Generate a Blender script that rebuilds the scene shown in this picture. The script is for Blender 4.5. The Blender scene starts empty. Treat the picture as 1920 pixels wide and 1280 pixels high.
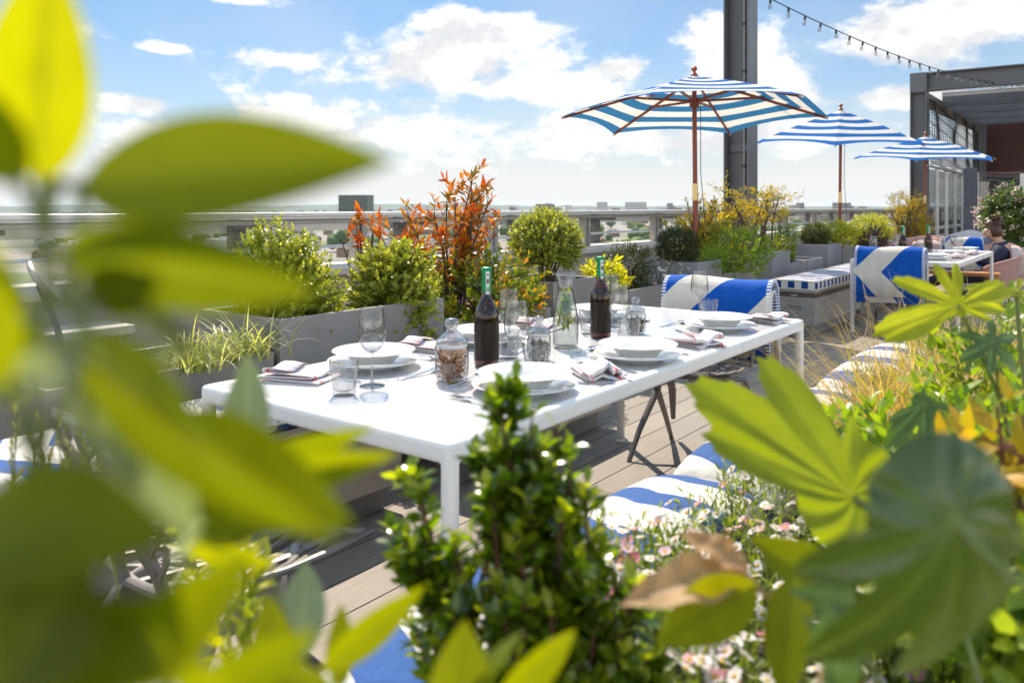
import bpy, bmesh, math, random
import numpy as np
from mathutils import Vector, Matrix
random.seed(7); rng = np.random.default_rng(11)
S = bpy.context.scene
COL = S.collection
PI = math.pi
# ------------------------------------------------------------------ camera
# x: away from the railing, y: along the terrace, z: up; deck at z = 0
TH = math.radians(37.1); FPX = 1513.0; EYE = 1.2
FW = Vector((-math.sin(TH), math.cos(TH), 0)); RT = Vector((math.cos(TH), math.sin(TH), 0)); UP = Vector((0, 0, 1))
def spot(px, py, d=None, z=None):
    """real point seen in that direction at distance d, or lying at height z"""
    if d is None: d = FPX * (EYE - z) / (py - 388.0)
    return FW * d + RT * ((px - 960) / FPX * d) + UP * (EYE - (py - 388.0) / FPX * d)
cam = bpy.data.cameras.new('camera'); camo = bpy.data.objects.new('camera', cam); COL.objects.link(camo)
camo.location = (0, 0, EYE); camo.rotation_euler = (PI / 2, 0, TH)
cam.sensor_width = 36; cam.lens = FPX / 1920 * 36; cam.shift_y = -252 / 1920
cam.clip_start = 0.02; cam.clip_end = 60000
cam.dof.use_dof = True; cam.dof.focus_distance = 4.0; cam.dof.aperture_fstop = 4.0
S.camera = camo

# ------------------------------------------------------------------ objects
def tag(o, label=None, cat=None, group=None, kind=None):
    if label: o['label'] = label
    if cat: o['category'] = cat
    if group: o['group'] = group
    if kind: o['kind'] = kind
    return o
def thing(name, label, cat, loc=(0, 0, 0), rz=0.0, group=None):
    o = bpy.data.objects.new(name, None); COL.objects.link(o)
    o.location = loc; o.rotation_euler = (0, 0, rz); o.empty_display_size = 0.1
    return tag(o, label, cat, group)
def copy_tree(o, parent=None):
    c = o.copy(); COL.objects.link(c)
    if parent: c.parent = parent
    for ch in list(o.children): copy_tree(ch, c)
    return c
def finish(me, name, mats, parent, smooth, bevel, loc=None, rz=None, seg=2):
    o = bpy.data.objects.new(name, me); COL.objects.link(o)
    for m in (mats if isinstance(mats, (list, tuple)) else [mats]): me.materials.append(m)
    if smooth is not None and len(me.polygons):
        me.polygons.foreach_set('use_smooth', [True] * len(me.polygons))
        if smooth < 179: me.set_sharp_from_angle(angle=math.radians(smooth))
    if bevel:
        b = o.modifiers.new('bevel', 'BEVEL'); b.width = bevel; b.segments = seg; b.limit_method = 'ANGLE'; b.angle_limit = math.radians(40)
        b.harden_normals = False
    if parent: o.parent = parent
    if loc is not None: o.location = loc
    if rz is not None: o.rotation_euler = (0, 0, rz)
    return o
class MB:
    """collects shapes for ONE mesh object"""
    def __init__(s): s.v = []; s.f = []; s.mi = []; s.st = []; s.m = 0; s.hasst = False
    def add(s, vs, fs, st=None):
        n = len(s.v); s.v += [tuple(p) for p in vs]; s.f += [tuple(i + n for i in f) for f in fs]; s.mi += [s.m] * len(fs)
        if st is not None: s.hasst = True; s.st += list(st)
        else: s.st += [(0, 0, 0)] * len(vs)
        return s
    def box(s, x0, x1, y0, y1, z0, z1, M=None):
        vs = [(x, y, z) for z in (z0, z1) for y in (y0, y1) for x in (x0, x1)]
        if M is not None: vs = [M @ Vector(p) for p in vs]
        return s.add(vs, [(0, 2, 3, 1), (4, 5, 7, 6), (0, 1, 5, 4), (2, 6, 7, 3), (0, 4, 6, 2), (1, 3, 7, 5)])
    def bar(s, a, b, w, h, up=(0, 0, 1)):
        a = Vector(a); b = Vector(b); t = (b - a).normalized(); u = Vector(up)
        if abs(t.dot(u)) > 0.98: u = Vector((1, 0, 0))
        r = t.cross(u).normalized() * (w / 2); q = r.cross(t).normalized() * (h / 2)
        vs = [a - r - q, a + r - q, a + r + q, a - r + q, b - r - q, b + r - q, b + r + q, b - r + q]
        return s.add(vs, [(0, 1, 2, 3), (7, 6, 5, 4), (0, 4, 5, 1), (1, 5, 6, 2), (2, 6, 7, 3), (3, 7, 4, 0)])
    def tube(s, pts, r, n=8, flat=1.0, cap=True):
        pts = [Vector(p) for p in pts]; k = len(pts)
        rs = r if isinstance(r, (list, tuple)) else [r] * k
        vs = []; prev = None
        for i, p in enumerate(pts):
            t = (pts[min(i + 1, k - 1)] - pts[max(i - 1, 0)]).normalized()
            u = prev if prev is not None else (Vector((0, 0, 1)) if abs(t.z) < 0.9 else Vector((1, 0, 0)))
            a = (u - t * u.dot(t)).normalized(); prev = a; b = t.cross(a)
            for j in range(n):
                c = 2 * PI * j / n; vs.append(p + (b * math.cos(c) + a * (math.sin(c) * flat)) * rs[i])
        fs = [(i * n + j, i * n + (j + 1) % n, (i + 1) * n + (j + 1) % n, (i + 1) * n + j) for i in range(k - 1) for j in range(n)]
        if cap: fs += [tuple(range(n - 1, -1, -1)), tuple((k - 1) * n + j for j in range(n))]
        return s.add(vs, fs)
    def lathe(s, prof, n=32, c=(0, 0, 0), cap=False, flute=None):
        vs = []; k = len(prof)
        for (r, z) in prof:
            for j in range(n):
                a = 2 * PI * j / n; q = r * (1 + (flute[0] * math.cos(flute[1] * a) if flute and flute[2] < z < flute[3] else 0))
                vs.append((c[0] + q * math.cos(a), c[1] + q * math.sin(a), c[2] + z))
        fs = [(i * n + j, i * n + (j + 1) % n, (i + 1) * n + (j + 1) % n, (i + 1) * n + j) for i in range(k - 1) for j in range(n)]
        if cap: fs += [tuple(range(n - 1, -1, -1)), tuple((k - 1) * n + j for j in range(n))]
        return s.add(vs, fs)
    def grid(s, fn, nu, nv, stfn=None):
        vs = []; st = []
        for i in range(nu + 1):
            for j in range(nv + 1):
                vs.append(fn(i / nu, j / nv))
                if stfn: st.append(stfn(i / nu, j / nv))
        w = nv + 1
        return s.add(vs, [(i * w + j, (i + 1) * w + j, (i + 1) * w + j + 1, i * w + j + 1) for i in range(nu) for j in range(nv)], st if stfn else None)
    def cells(s, xs, ys, zs, fill):
        """union of filled grid cells, inner faces left out"""
        idx = {}
        def vid(p):
            if p not in idx: idx[p] = len(idx)
            return idx[p]
        fs = []; F = set(fill)
        for (i, j, k) in F:
            P = lambda a, b, c: vid((i + a, j + b, k + c))
            if (i - 1, j, k) not in F: fs.append((P(0, 0, 0), P(0, 0, 1), P(0, 1, 1), P(0, 1, 0)))
            if (i + 1, j, k) not in F: fs.append((P(1, 0, 0), P(1, 1, 0), P(1, 1, 1), P(1, 0, 1)))
            if (i, j - 1, k) not in F: fs.append((P(0, 0, 0), P(1, 0, 0), P(1, 0, 1), P(0, 0, 1)))
            if (i, j + 1, k) not in F: fs.append((P(0, 1, 0), P(0, 1, 1), P(1, 1, 1), P(1, 1, 0)))
            if (i, j, k - 1) not in F: fs.append((P(0, 0, 0), P(0, 1, 0), P(1, 1, 0), P(1, 0, 0)))
            if (i, j, k + 1) not in F: fs.append((P(0, 0, 1), P(1, 0, 1), P(1, 1, 1), P(0, 1, 1)))
        return s.add([(xs[a], ys[b], zs[c]) for (a, b, c) in idx], fs)
    def build(s, name, mats, parent=None, smooth=40, bevel=0, loc=None, rz=None, seg=2, weld=False):
        me = bpy.data.meshes.new(name); me.from_pydata(s.v, [], s.f)
        me.polygons.foreach_set('material_index', s.mi)
        if s.hasst:
            at = me.attributes.new('st', 'FLOAT_VECTOR', 'POINT'); at.data.foreach_set('vector', np.array(s.st, dtype=np.float32).ravel())
        me.validate(); me.update()
        return finish(me, name, mats, parent, smooth, bevel, loc, rz, seg)

# ------------------------------------------------------------------ materials
MATS = {}
def nt(name):
    m = bpy.data.materials.new(name); m.use_nodes = True; t = m.node_tree
    return m, t, t.nodes['Principled BSDF'], t.nodes['Material Output']
def N(t, typ, **kw):
    n = t.nodes.new(typ)
    for k, v in kw.items():
        if k in n.inputs: n.inputs[k].default_value = v
        else: setattr(n, k, v)
    return n
def ramp(t, stops, interp='LINEAR'):
    r = t.nodes.new('ShaderNodeValToRGB'); e = r.color_ramp; e.interpolation = interp
    while len(e.elements) < len(stops): e.elements.new(0.5)
    for el, (p, c) in zip(e.elements, stops): el.position = p; el.color = (*c, 1) if len(c) == 3 else c
    return r
def coords(t, scale=(1, 1, 1), kind='Object'):
    tc = N(t, 'ShaderNodeTexCoord'); mp = N(t, 'ShaderNodeMapping'); mp.inputs['Scale'].default_value = scale
    t.links.new(tc.outputs[kind], mp.inputs['Vector']); return mp
def plain(name, col, rough=0.5, metal=0.0, var=0.12, vscale=6.0, bump=0.0, bscale=80, spec=0.5, stretch=(1, 1, 1), coat=0.0, rvar=0.1):
    """surface whose colour and gloss wander a little, with an optional fine bump"""
    if name in MATS: return MATS[name]
    m, t, p, o = nt(name); L = t.links.new
    mp = coords(t, stretch); n = N(t, 'ShaderNodeTexNoise', Scale=vscale, Detail=6.0, Roughness=0.6); L(mp.outputs[0], n.inputs['Vector'])
    lo = [max(0, c * (1 - var)) for c in col]; hi = [min(1, c * (1 + var)) for c in col]
    r = ramp(t, [(0.3, lo), (0.7, hi)]); L(n.outputs['Fac'], r.inputs[0]); L(r.outputs[0], p.inputs['Base Color'])
    mr = N(t, 'ShaderNodeMapRange'); mr.inputs[3].default_value = max(0, rough - rvar); mr.inputs[4].default_value = min(1, rough + rvar)
    L(n.outputs['Fac'], mr.inputs[0]); L(mr.outputs[0], p.inputs['Roughness'])
    p.inputs['Metallic'].default_value = metal; p.inputs['Specular IOR Level'].default_value = spec; p.inputs['Coat Weight'].default_value = coat
    if bump:
        b = N(t, 'ShaderNodeBump', Strength=bump, Distance=0.004); n2 = N(t, 'ShaderNodeTexNoise', Scale=bscale, Detail=4.0)
        L(mp.outputs[0], n2.inputs['Vector']); L(n2.outputs['Fac'], b.inputs['Height']); L(b.outputs[0], p.inputs['Normal'])
    MATS[name] = m; return m
def leafmat(name, stops, trans=0.45, rough=0.38, tboost=(1.5, 1.6, 0.5), spec=0.5, bump=0.0, vein=None):
    """leaf: tint attribute picks the colour, light shines through"""
    if name in MATS: return MATS[name]
    m, t, p, o = nt(name); L = t.links.new
    a = N(t, 'ShaderNodeAttribute', attribute_name='tint'); r = ramp(t, stops); L(a.outputs['Fac'], r.inputs[0])
    src = r.outputs[0]
    mp = coords(t); n = N(t, 'ShaderNodeTexNoise', Scale=55.0, Detail=3.0); L(mp.outputs[0], n.inputs['Vector'])
    hv = N(t, 'ShaderNodeHueSaturation'); mr = N(t, 'ShaderNodeMapRange'); mr.inputs[3].default_value = 0.82; mr.inputs[4].default_value = 1.18
    L(n.outputs['Fac'], mr.inputs[0]); L(mr.outputs[0], hv.inputs['Value']); L(src, hv.inputs['Color']); src = hv.outputs[0]
    if vein:
        av = N(t, 'ShaderNodeAttribute', attribute_name='vein'); mx = N(t, 'ShaderNodeMix', data_type='RGBA')
        L(av.outputs['Fac'], mx.inputs[0]); L(src, mx.inputs[6]); mx.inputs[7].default_value = (*vein, 1); src = mx.outputs[2]
        bp = N(t, 'ShaderNodeBump', Strength=0.5, Distance=0.002); L(av.outputs['Fac'], bp.inputs['Height']); L(bp.outputs[0], p.inputs['Normal'])
    L(src, p.inputs['Base Color']); p.inputs['Roughness'].default_value = rough; p.inputs['Specular IOR Level'].default_value = spec
    tr = N(t, 'ShaderNodeBsdfTranslucent'); mu = N(t, 'ShaderNodeMix', data_type='RGBA', blend_type='MULTIPLY'); mu.inputs[0].default_value = 1
    L(src, mu.inputs[6]); mu.inputs[7].default_value = (*tboost, 1); L(mu.outputs[2], tr.inputs['Color'])
    ms = N(t, 'ShaderNodeMixShader'); ms.inputs[0].default_value = trans
    L(p.outputs[0], ms.inputs[1]); L(tr.outputs[0], ms.inputs[2]); L(ms.outputs[0], o.inputs['Surface'])
    MATS[name] = m; return m
def glassmat(name, tint=(1, 1, 1), clear=0.93, ior=1.45, edge=0.35, rough=0.0):
    """thin clear glass sheet: light goes straight through, the rim of the shape mirrors and tints"""
    if name in MATS: return MATS[name]
    m, t, p, o = nt(name); L = t.links.new
    tr = N(t, 'ShaderNodeBsdfTransparent'); gl = N(t, 'ShaderNodeBsdfGlossy', Roughness=rough)
    lw = N(t, 'ShaderNodeLayerWeight', Blend=0.5)
    r = ramp(t, [(0.0, [c * clear for c in tint]), (0.6, [c * clear * 0.95 for c in tint]), (0.82, [c * clear * (1 - edge * .55) for c in tint]), (1.0, [c * (1 - edge) for c in tint])])
    L(lw.outputs['Facing'], r.inputs[0]); L(r.outputs[0], tr.inputs[0])
    f0 = ((ior - 1) / (ior + 1)) ** 2; fr = ramp(t, [(0.0, (f0 * 1.6,) * 3), (0.45, (f0 * 3,) * 3), (0.75, (0.3,) * 3), (1.0, (0.8,) * 3)]); L(lw.outputs['Facing'], fr.inputs[0])
    ms = N(t, 'ShaderNodeMixShader'); L(fr.outputs[0], ms.inputs[0]); L(tr.outputs[0], ms.inputs[1]); L(gl.outputs[0], ms.inputs[2])
    L(ms.outputs[0], o.inputs['Surface']); MATS[name] = m; return m
def fabric(name, blue, white, mode, per=0.5, k=0.9, mid=0.3, phase=0.0, duty=0.5, hem=0.0, trans=0.0, tblue=None):
    """woven two-colour cloth; the st attribute runs along (x) and across (y) the cloth"""
    if name in MATS: return MATS[name]
    m, t, p, o = nt(name); L = t.links.new
    a = N(t, 'ShaderNodeAttribute', attribute_name='st'); sp = N(t, 'ShaderNodeSeparateXYZ'); L(a.outputs['Vector'], sp.inputs[0])
    def M_(op, x, y=None, z=None):
        n = N(t, 'ShaderNodeMath', operation=op)
        for q, w in zip(n.inputs, (x, y, z)):
            if w is None: continue
            if hasattr(w, 'links'): L(w, q)
            else: q.default_value = w
        return n.outputs[0]
    s_, t_ = sp.outputs[0], sp.outputs[1]
    if mode == 'chevron': val = M_('SUBTRACT', s_, M_('MULTIPLY', M_('ABSOLUTE', M_('SUBTRACT', t_, mid)), k))
    else: val = s_
    fr = M_('FRACT', M_('ADD', M_('DIVIDE', val, per), phase + 100.0))
    edge = M_('GREATER_THAN', fr, duty)
    mx = N(t, 'ShaderNodeMix', data_type='RGBA'); L(edge, mx.inputs[0]); mx.inputs[6].default_value = (*blue, 1); mx.inputs[7].default_value = (*white, 1)
    src = mx.outputs[2]
    if hem:
        hm = M_('GREATER_THAN', sp.outputs[2], 0.5); st_ = M_('GREATER_THAN', M_('FRACT', M_('MULTIPLY', t_, 62.0)), 0.45)
        m2 = N(t, 'ShaderNodeMix', data_type='RGBA'); L(M_('MULTIPLY', hm, st_), m2.inputs[0]); L(src, m2.inputs[6]); m2.inputs[7].default_value = (0.8, 0.78, 0.74, 1); src = m2.outputs[2]
    mp = coords(t); n = N(t, 'ShaderNodeTexNoise', Scale=420.0, Detail=2.0); L(mp.outputs[0], n.inputs['Vector'])
    n3 = N(t, 'ShaderNodeTexNoise', Scale=9.0, Detail=4.0); L(mp.outputs[0], n3.inputs['Vector'])
    mr = N(t, 'ShaderNodeMapRange'); mr.inputs[3].default_value = 0.78; mr.inputs[4].default_value = 1.15; L(M_('ADD', M_('MULTIPLY', n.outputs['Fac'], 0.6), M_('MULTIPLY', n3.outputs['Fac'], 0.4)), mr.inputs[0])
    hv = N(t, 'ShaderNodeHueSaturation'); L(mr.outputs[0], hv.inputs['Value']); L(src, hv.inputs['Color'])
    L(hv.outputs[0], p.inputs['Base Color']); p.inputs['Roughness'].default_value = 0.9; p.inputs['Specular IOR Level'].default_value = 0.15
    p.inputs['Sheen Weight'].default_value = 0.0 if trans else 0.12
    b = N(t, 'ShaderNodeBump', Strength=0.25, Distance=0.002); L(n.outputs['Fac'], b.inputs['Height'])
    n5 = N(t, 'ShaderNodeTexNoise', Scale=7.0, Detail=3.0, Distortion=1.2); L(mp.outputs[0], n5.inputs['Vector']); b2 = N(t, 'ShaderNodeBump', Strength=0.35, Distance=0.03 if not trans else 0.0); L(n5.outputs['Fac'], b2.inputs['Height']); L(b.outputs[0], b2.inputs['Normal']); L(b2.outputs[0], p.inputs['Normal'])
    if trans:
        tr = N(t, 'ShaderNodeBsdfTranslucent'); m3 = N(t, 'ShaderNodeMix', data_type='RGBA'); L(edge, m3.inputs[0])
        m3.inputs[6].default_value = (*(tblue or blue), 1); m3.inputs[7].default_value = (0.95, 0.9, 0.8, 1); L(m3.outputs[2], tr.inputs[0])
        ms = N(t, 'ShaderNodeMixShader'); ms.inputs[0].default_value = trans; L(p.outputs[0], ms.inputs[1]); L(tr.outputs[0], ms.inputs[2]); L(ms.outputs[0], o.inputs['Surface'])
    MATS[name] = m; return m

GREY = plain('grey powder coated steel', (0.27, 0.265, 0.26), 0.5, 0.0, 0.07, 3, 0.05, 300)
GREYB = plain('brushed grey metal', (0.40, 0.375, 0.35), 0.42, 0.4, 0.1, 4, 0.04, 200, stretch=(1, 1, 8))
STEEL = plain('dark painted steel', (0.125, 0.123, 0.13), 0.45, 0.0, 0.1, 2, 0.04, 60)
DARK = plain('dark metal', (0.035, 0.033, 0.035), 0.45, 0.2, 0.15)
BRONZE = plain('bronze grey cast metal', (0.20, 0.18, 0.165), 0.4, 0.35, 0.15, 8, 0.05, 150)
WHITE = plain('white powder coat', (0.82, 0.79, 0.75), 0.3, 0.0, 0.02, 5, 0.02, 300)
TOP = plain('white glass top', (0.56, 0.57, 0.585), 0.12, 0.0, 0.05, 4, rvar=0.12, spec=0.6)
CHINA = plain('white glazed china', (0.83, 0.82, 0.80), 0.1, 0.0, 0.015, 20, rvar=0.04, coat=0.4)
INOX = plain('polished cutlery steel', (0.72, 0.71, 0.70), 0.14, 1.0, 0.05, 30, rvar=0.05)
STONE = plain('pale stone coping', (0.62, 0.59, 0.55), 0.7, 0, 0.1, 5, 0.2, 60)
BEIGE = plain('beige rendered parapet', (0.42, 0.38, 0.34), 0.8, 0, 0.1, 3, 0.2, 90)
ALU = plain('pale aluminium', (0.66, 0.65, 0.63), 0.32, 0.35, 0.06, 3, rvar=0.08)
WOOD = plain('red brown hardwood', (0.27, 0.055, 0.022), 0.42, 0, 0.3, 12, 0.1, 120, stretch=(1, 1, 0.12))
TEAK = plain('orange teak', (0.45, 0.2, 0.07), 0.5, 0, 0.25, 10, 0.1, 90, stretch=(1, 0.1, 1))
SOIL = plain('potting soil', (0.045, 0.033, 0.024), 0.95, 0, 0.5, 30, 0.9, 60)
BARK = plain('brown twig bark', (0.10, 0.06, 0.04), 0.8, 0, 0.3, 60, 0.4, 200)
GSTEM = plain('green stem', (0.16, 0.2, 0.05), 0.5, 0, 0.3, 40)
RSTEM = plain('reddish stem', (0.16, 0.05, 0.04), 0.6, 0, 0.3, 40)
GLASS = glassmat('clear table glass', (1, 1, 1), 0.94, edge=0.75)
PANE = glassmat('clear window pane', (0.93, 0.97, 0.97), 0.9, edge=0.2)
BLUE = (0.012, 0.085, 0.42); CREAM = (0.78, 0.75, 0.70)
BRASS = plain('brass ferrule', (0.6, 0.42, 0.2), 0.3, 0.9, 0.1)
BLACK = plain('black plastic', (0.015, 0.014, 0.016), 0.4, 0, 0.1)
# ------------------------------------------------------------------ light and sky
SUNV = Vector((-0.76 * math.cos(math.radians(51)), 0.65 * math.cos(math.radians(51)), math.sin(math.radians(51)))).normalized()
sl = bpy.data.lights.new('sun', 'SUN'); sl.energy = 4.8; sl.angle = math.radians(0.53); sl.color = (1.0, 0.87, 0.70)
slo = bpy.data.objects.new('sun', sl); COL.objects.link(slo); slo.rotation_euler = SUNV.to_track_quat('Z', 'Y').to_euler(); slo.location = SUNV * 50
W = bpy.data.worlds.new('World'); S.world = W; W.use_nodes = True
def build_sky():
    t = W.node_tree; L = t.links.new; bg = t.nodes['Background']; bg.inputs['Strength'].default_value = 0.15
    sky = N(t, 'ShaderNodeTexSky', sky_type='NISHITA'); sky.sun_disc = False; sky.sun_elevation = math.radians(51)
    sky.sun_rotation = math.atan2(SUNV.x, SUNV.y); sky.air_density = 1.0; sky.dust_density = 0.6; sky.ozone_density = 1.6
    def M_(op, x, y=None, z=None):
        n = N(t, 'ShaderNodeMath', operation=op)
        for q, w in zip(n.inputs, (x, y, z)):
            if w is None: continue
            if hasattr(w, 'links'): L(w, q)
            else: q.default_value = w
        return n.outputs[0]
    def smooth(v, a, b):
        n = N(t, 'ShaderNodeMapRange', interpolation_type='SMOOTHSTEP'); L(v, n.inputs[0]); n.inputs[1].default_value = a; n.inputs[2].default_value = b
        return n.outputs[0]
    tc = N(t, 'ShaderNodeTexCoord'); sp = N(t, 'ShaderNodeSeparateXYZ'); L(tc.outputs['Generated'], sp.inputs[0])
    x, y, z = sp.outputs
    az = M_('ARCTAN2', x, y)                                  # compass bearing, 0 along +y, positive to +x
    el = M_('ARCSINE', z)
    cb = N(t, 'ShaderNodeCombineXYZ'); L(az, cb.inputs[0]); L(M_('MULTIPLY', el, 1.7), cb.inputs[1])
    def noise(scale, detail, rough, off, dist=0.0):
        mp = N(t, 'ShaderNodeMapping'); mp.inputs['Location'].default_value = off; L(cb.outputs[0], mp.inputs[0])
        n = N(t, 'ShaderNodeTexNoise', Scale=scale, Detail=detail, Roughness=rough, Distortion=dist); L(mp.outputs[0], n.inputs['Vector']); return n.outputs['Fac']
    n1 = noise(7.0, 9.0, 0.6, (3.1, 1.7, 0.4), 0.3); n2 = noise(16.0, 8.0, 0.62, (7.7, 2.9, 1.3)); n3 = noise(4.5, 6.0, 0.55, (1.2, 5.5, 2.2))
    # cumulus banks: bearing, height, half widths (radians), weight
    BANKS = []
    for (px, py, hx, hy, w) in [(800, 112, 300, 62, 1.0), (905, 60, 150, 46, 1.0), (560, 110, 110, 30, .9), (1000, 165, 260, 40, .9), (305, 90, 34, 9, .75), (455, 2, 90, 12, .85), (700, 250, 420, 60, .75),
                             (1390, 140, 130, 80, .95), (1330, 70, 60, 34, .8), (1470, 190, 80, 36, .8), (1790, 60, 210, 66, 1.0), (1640, 85, 110, 26, .9), (1700, 185, 140, 26, .75), (1170, 135, 90, 26, .85), (265, 195, 80, 22, .8), (545, 190, 50, 18, .8), (1240, 250, 500, 50, .7),
                             (90, 60, 60, 26, .6)]:
        a = math.atan((px - 960) / FPX); e = math.atan((388 - py) / FPX * math.cos(a)); BANKS.append((a - TH, e, hx / FPX, hy / FPX, w))
    acc = None
    for (a0, e0, ra, re, w) in BANKS:
        d = M_('SQRT', M_('ADD', M_('POWER', M_('DIVIDE', M_('SUBTRACT', az, a0), ra), 2.0), M_('POWER', M_('DIVIDE', M_('SUBTRACT', el, e0), re), 2.0)))
        m = M_('MULTIPLY', M_('SUBTRACT', 1.0, M_('MINIMUM', d, 2.0)), w); acc = m if acc is None else M_('MAXIMUM', acc, m)
    field = M_('ADD', M_('MULTIPLY', acc, 0.55), M_('ADD', M_('MULTIPLY', M_('SUBTRACT', n1, 0.5), 1.6), M_('MULTIPLY', M_('SUBTRACT', n2, 0.5), 0.9)))
    cloud = smooth(field, -0.04, 0.24)
    # thinner banks over the rest of the sky
    gen = smooth(M_('ADD', M_('MULTIPLY', n3, 1.0), M_('MULTIPLY', M_('SUBTRACT', n2, 0.5), 0.35)), 0.56, 0.7)
    away = smooth(M_('ABSOLUTE', M_('ADD', az, TH)), 0.62, 0.95)
    high = smooth(el, 0.3, 0.5)
    cloud = M_('MAXIMUM', cloud, M_('MULTIPLY', gen, M_('MAXIMUM', away, high)))
    veil = M_('MULTIPLY', smooth(n3, 0.3, 0.75), 0.2)
    hz = M_('POWER', 2.718, M_('DIVIDE', M_('MAXIMUM', el, 0.0), -0.10))
    haze = M_('MINIMUM', M_('ADD', M_('MULTIPLY', hz, 1.25), veil), 1.0)
    # colours (radiance before the 0.12 strength)
    shade = smooth(M_('ADD', n3, M_('MULTIPLY', M_('SUBTRACT', n2, 0.5), 0.8)), 0.36, 0.56)
    cc = N(t, 'ShaderNodeMix', data_type='RGBA'); L(shade, cc.inputs[0]); cc.inputs[6].default_value = (3.7, 3.75, 3.85, 1); cc.inputs[7].default_value = (5.2, 5.1, 4.95, 1)
    g = N(t, 'ShaderNodeMix', data_type='RGBA', blend_type='MULTIPLY'); g.inputs[0].default_value = 1; L(sky.outputs[0], g.inputs[6]); g.inputs[7].default_value = (0.225, 0.385, 0.50, 1)
    h = N(t, 'ShaderNodeMix', data_type='RGBA'); L(haze, h.inputs[0]); L(g.outputs[2], h.inputs[6]); h.inputs[7].default_value = (3.95, 3.95, 3.9, 1)
    f = N(t, 'ShaderNodeMix', data_type='RGBA'); L(M_('MULTIPLY', cloud, 0.97), f.inputs[0]); L(h.outputs[2], f.inputs[6]); L(cc.outputs[2], f.inputs[7])
    # sky outside the view is boosted and warmed, added as fill light
    b1 = N(t, 'ShaderNodeMix', data_type='RGBA', blend_type='MULTIPLY'); L(M_('MAXIMUM', away, high), b1.inputs[0]); L(f.outputs[2], b1.inputs[6]); b1.inputs[7].default_value = (3.1, 2.72, 2.22, 1)
    L(b1.outputs[2], bg.inputs['Color'])
build_sky()
S.view_settings.view_transform = 'Standard'; S.view_settings.look = 'None'; S.view_settings.exposure = 0.62; S.view_settings.gamma = 1
c = S.cycles; c.use_denoising = True; c.denoiser = 'OPENIMAGEDENOISE'; c.max_bounces = 10; c.transparent_max_bounces = 24; c.transmission_bounces = 8; c.diffuse_bounces = 5; c.glossy_bounces = 3; c.volume_bounces = 0
c.sample_clamp_indirect = 6; c.caustics_reflective = False; c.caustics_refractive = False; c.use_adaptive_sampling = True; c.adaptive_threshold = 0.02

# ------------------------------------------------------------------ deck
def deckmat():
    m, t, p, o = nt('grey brown composite boards'); L = t.links.new
    a = N(t, 'ShaderNodeAttribute', attribute_name='tint'); mp = coords(t, (26, 1.1, 26)); n = N(t, 'ShaderNodeTexNoise', Scale=5.0, Detail=8.0, Roughness=0.7, Distortion=0.5); L(mp.outputs[0], n.inputs['Vector'])
    mp2 = coords(t, (1, 1, 1)); n2 = N(t, 'ShaderNodeTexNoise', Scale=1.7, Detail=5.0); L(mp2.outputs[0], n2.inputs['Vector'])
    r = ramp(t, [(0.25, (0.16, 0.135, 0.115)), (0.5, (0.235, 0.205, 0.175)), (0.8, (0.30, 0.262, 0.225))]); L(n.outputs['Fac'], r.inputs[0])
    hv = N(t, 'ShaderNodeHueSaturation'); mr = N(t, 'ShaderNodeMapRange'); mr.inputs[3].default_value = 0.8; mr.inputs[4].default_value = 1.2
    ad = N(t, 'ShaderNodeMath', operation='ADD'); L(a.outputs['Fac'], ad.inputs[0]); L(n2.outputs['Fac'], ad.inputs[1]); mr.inputs[2].default_value = 2.0; L(ad.outputs[0], mr.inputs[0]); L(mr.outputs[0], hv.inputs['Value']); L(r.outputs[0], hv.inputs['Color'])
    L(hv.outputs[0], p.inputs['Base Color']); p.inputs['Roughness'].default_value = 0.62
    b = N(t, 'ShaderNodeBump', Strength=0.55, Distance=0.003); L(n.outputs['Fac'], b.inputs['Height']); L(b.outputs[0], p.inputs['Normal']); return m
mb = MB(); tints = []
xw = 0.172; xs0 = -4.0 - 0.062
for i in range(52):
    y = -2.5 - random.random() * 2; x = xs0 + i * xw
    while y < 29:
        ln = 3.6; mb.box(x + 0.003, x + xw - 0.003, y + 0.002, min(y + ln, 29) - 0.002, -0.025, 0.0); tints += [random.random()] * 8; y += ln
deck = mb.build('deck', [deckmat()], None, smooth=None); tag(deck, kind='structure')
at = deck.data.attributes.new('tint', 'FLOAT', 'POINT'); at.data.foreach_set('value', np.array(tints, dtype=np.float32))
mb = MB(); mb.box(-4.6, 14, -6, 34, -0.5, -0.03); tag(mb.build('roof_slab', [plain('dark roof membrane', (0.04, 0.04, 0.04), 0.9)], None, smooth=None), kind='structure')
# parapet + railing
XR = -4.25
t_ = thing('parapet_wall', 'low beige parapet wall with a pale stone coping under the railing', 'parapet', (XR, 0, 0))
MB().box(-0.18, 0.26, -6, 34, 0, 0.765).build('wall', [BEIGE], t_, smooth=None)
MB().box(-0.22, 0.30, -6, 34, 0.767, 0.815).build('coping', [STONE], t_, smooth=None, bevel=0.006)
MB().box(0.262, 0.50, -6, 1.95, 0.0, 0.60).build('plinth', [BEIGE], t_, smooth=None)
MB().box(0.264, 0.53, -6, 1.97, 0.602, 0.645).build('ledge', [STONE], t_, smooth=None, bevel=0.006)
t_ = thing('railing', 'grey metal balustrade with a wide pale top rail along the roof edge', 'railing', (XR, 0, 0))
MB().box(-0.17, 0.13, -6, 30, 1.135, 1.165).build('top_rail', [ALU], t_, smooth=None, bevel=0.008)
MB().box(-0.10, 0.06, -6, 30, 1.09, 1.118).build('lower_rail', [GREYB], t_, smooth=None, bevel=0.004)
MB().tube([(0.0, -6, 0.935), (0.0, 30, 0.935)], 0.011, 8).build('mid_rail', [ALU], t_)
mb = MB(); mb.box(-0.40, -0.36, -6, 30, 1.03, 1.15); mb.build('outer_fascia', [ALU], t_, smooth=None, bevel=0.006)
k = 0; y = -2.12
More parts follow.
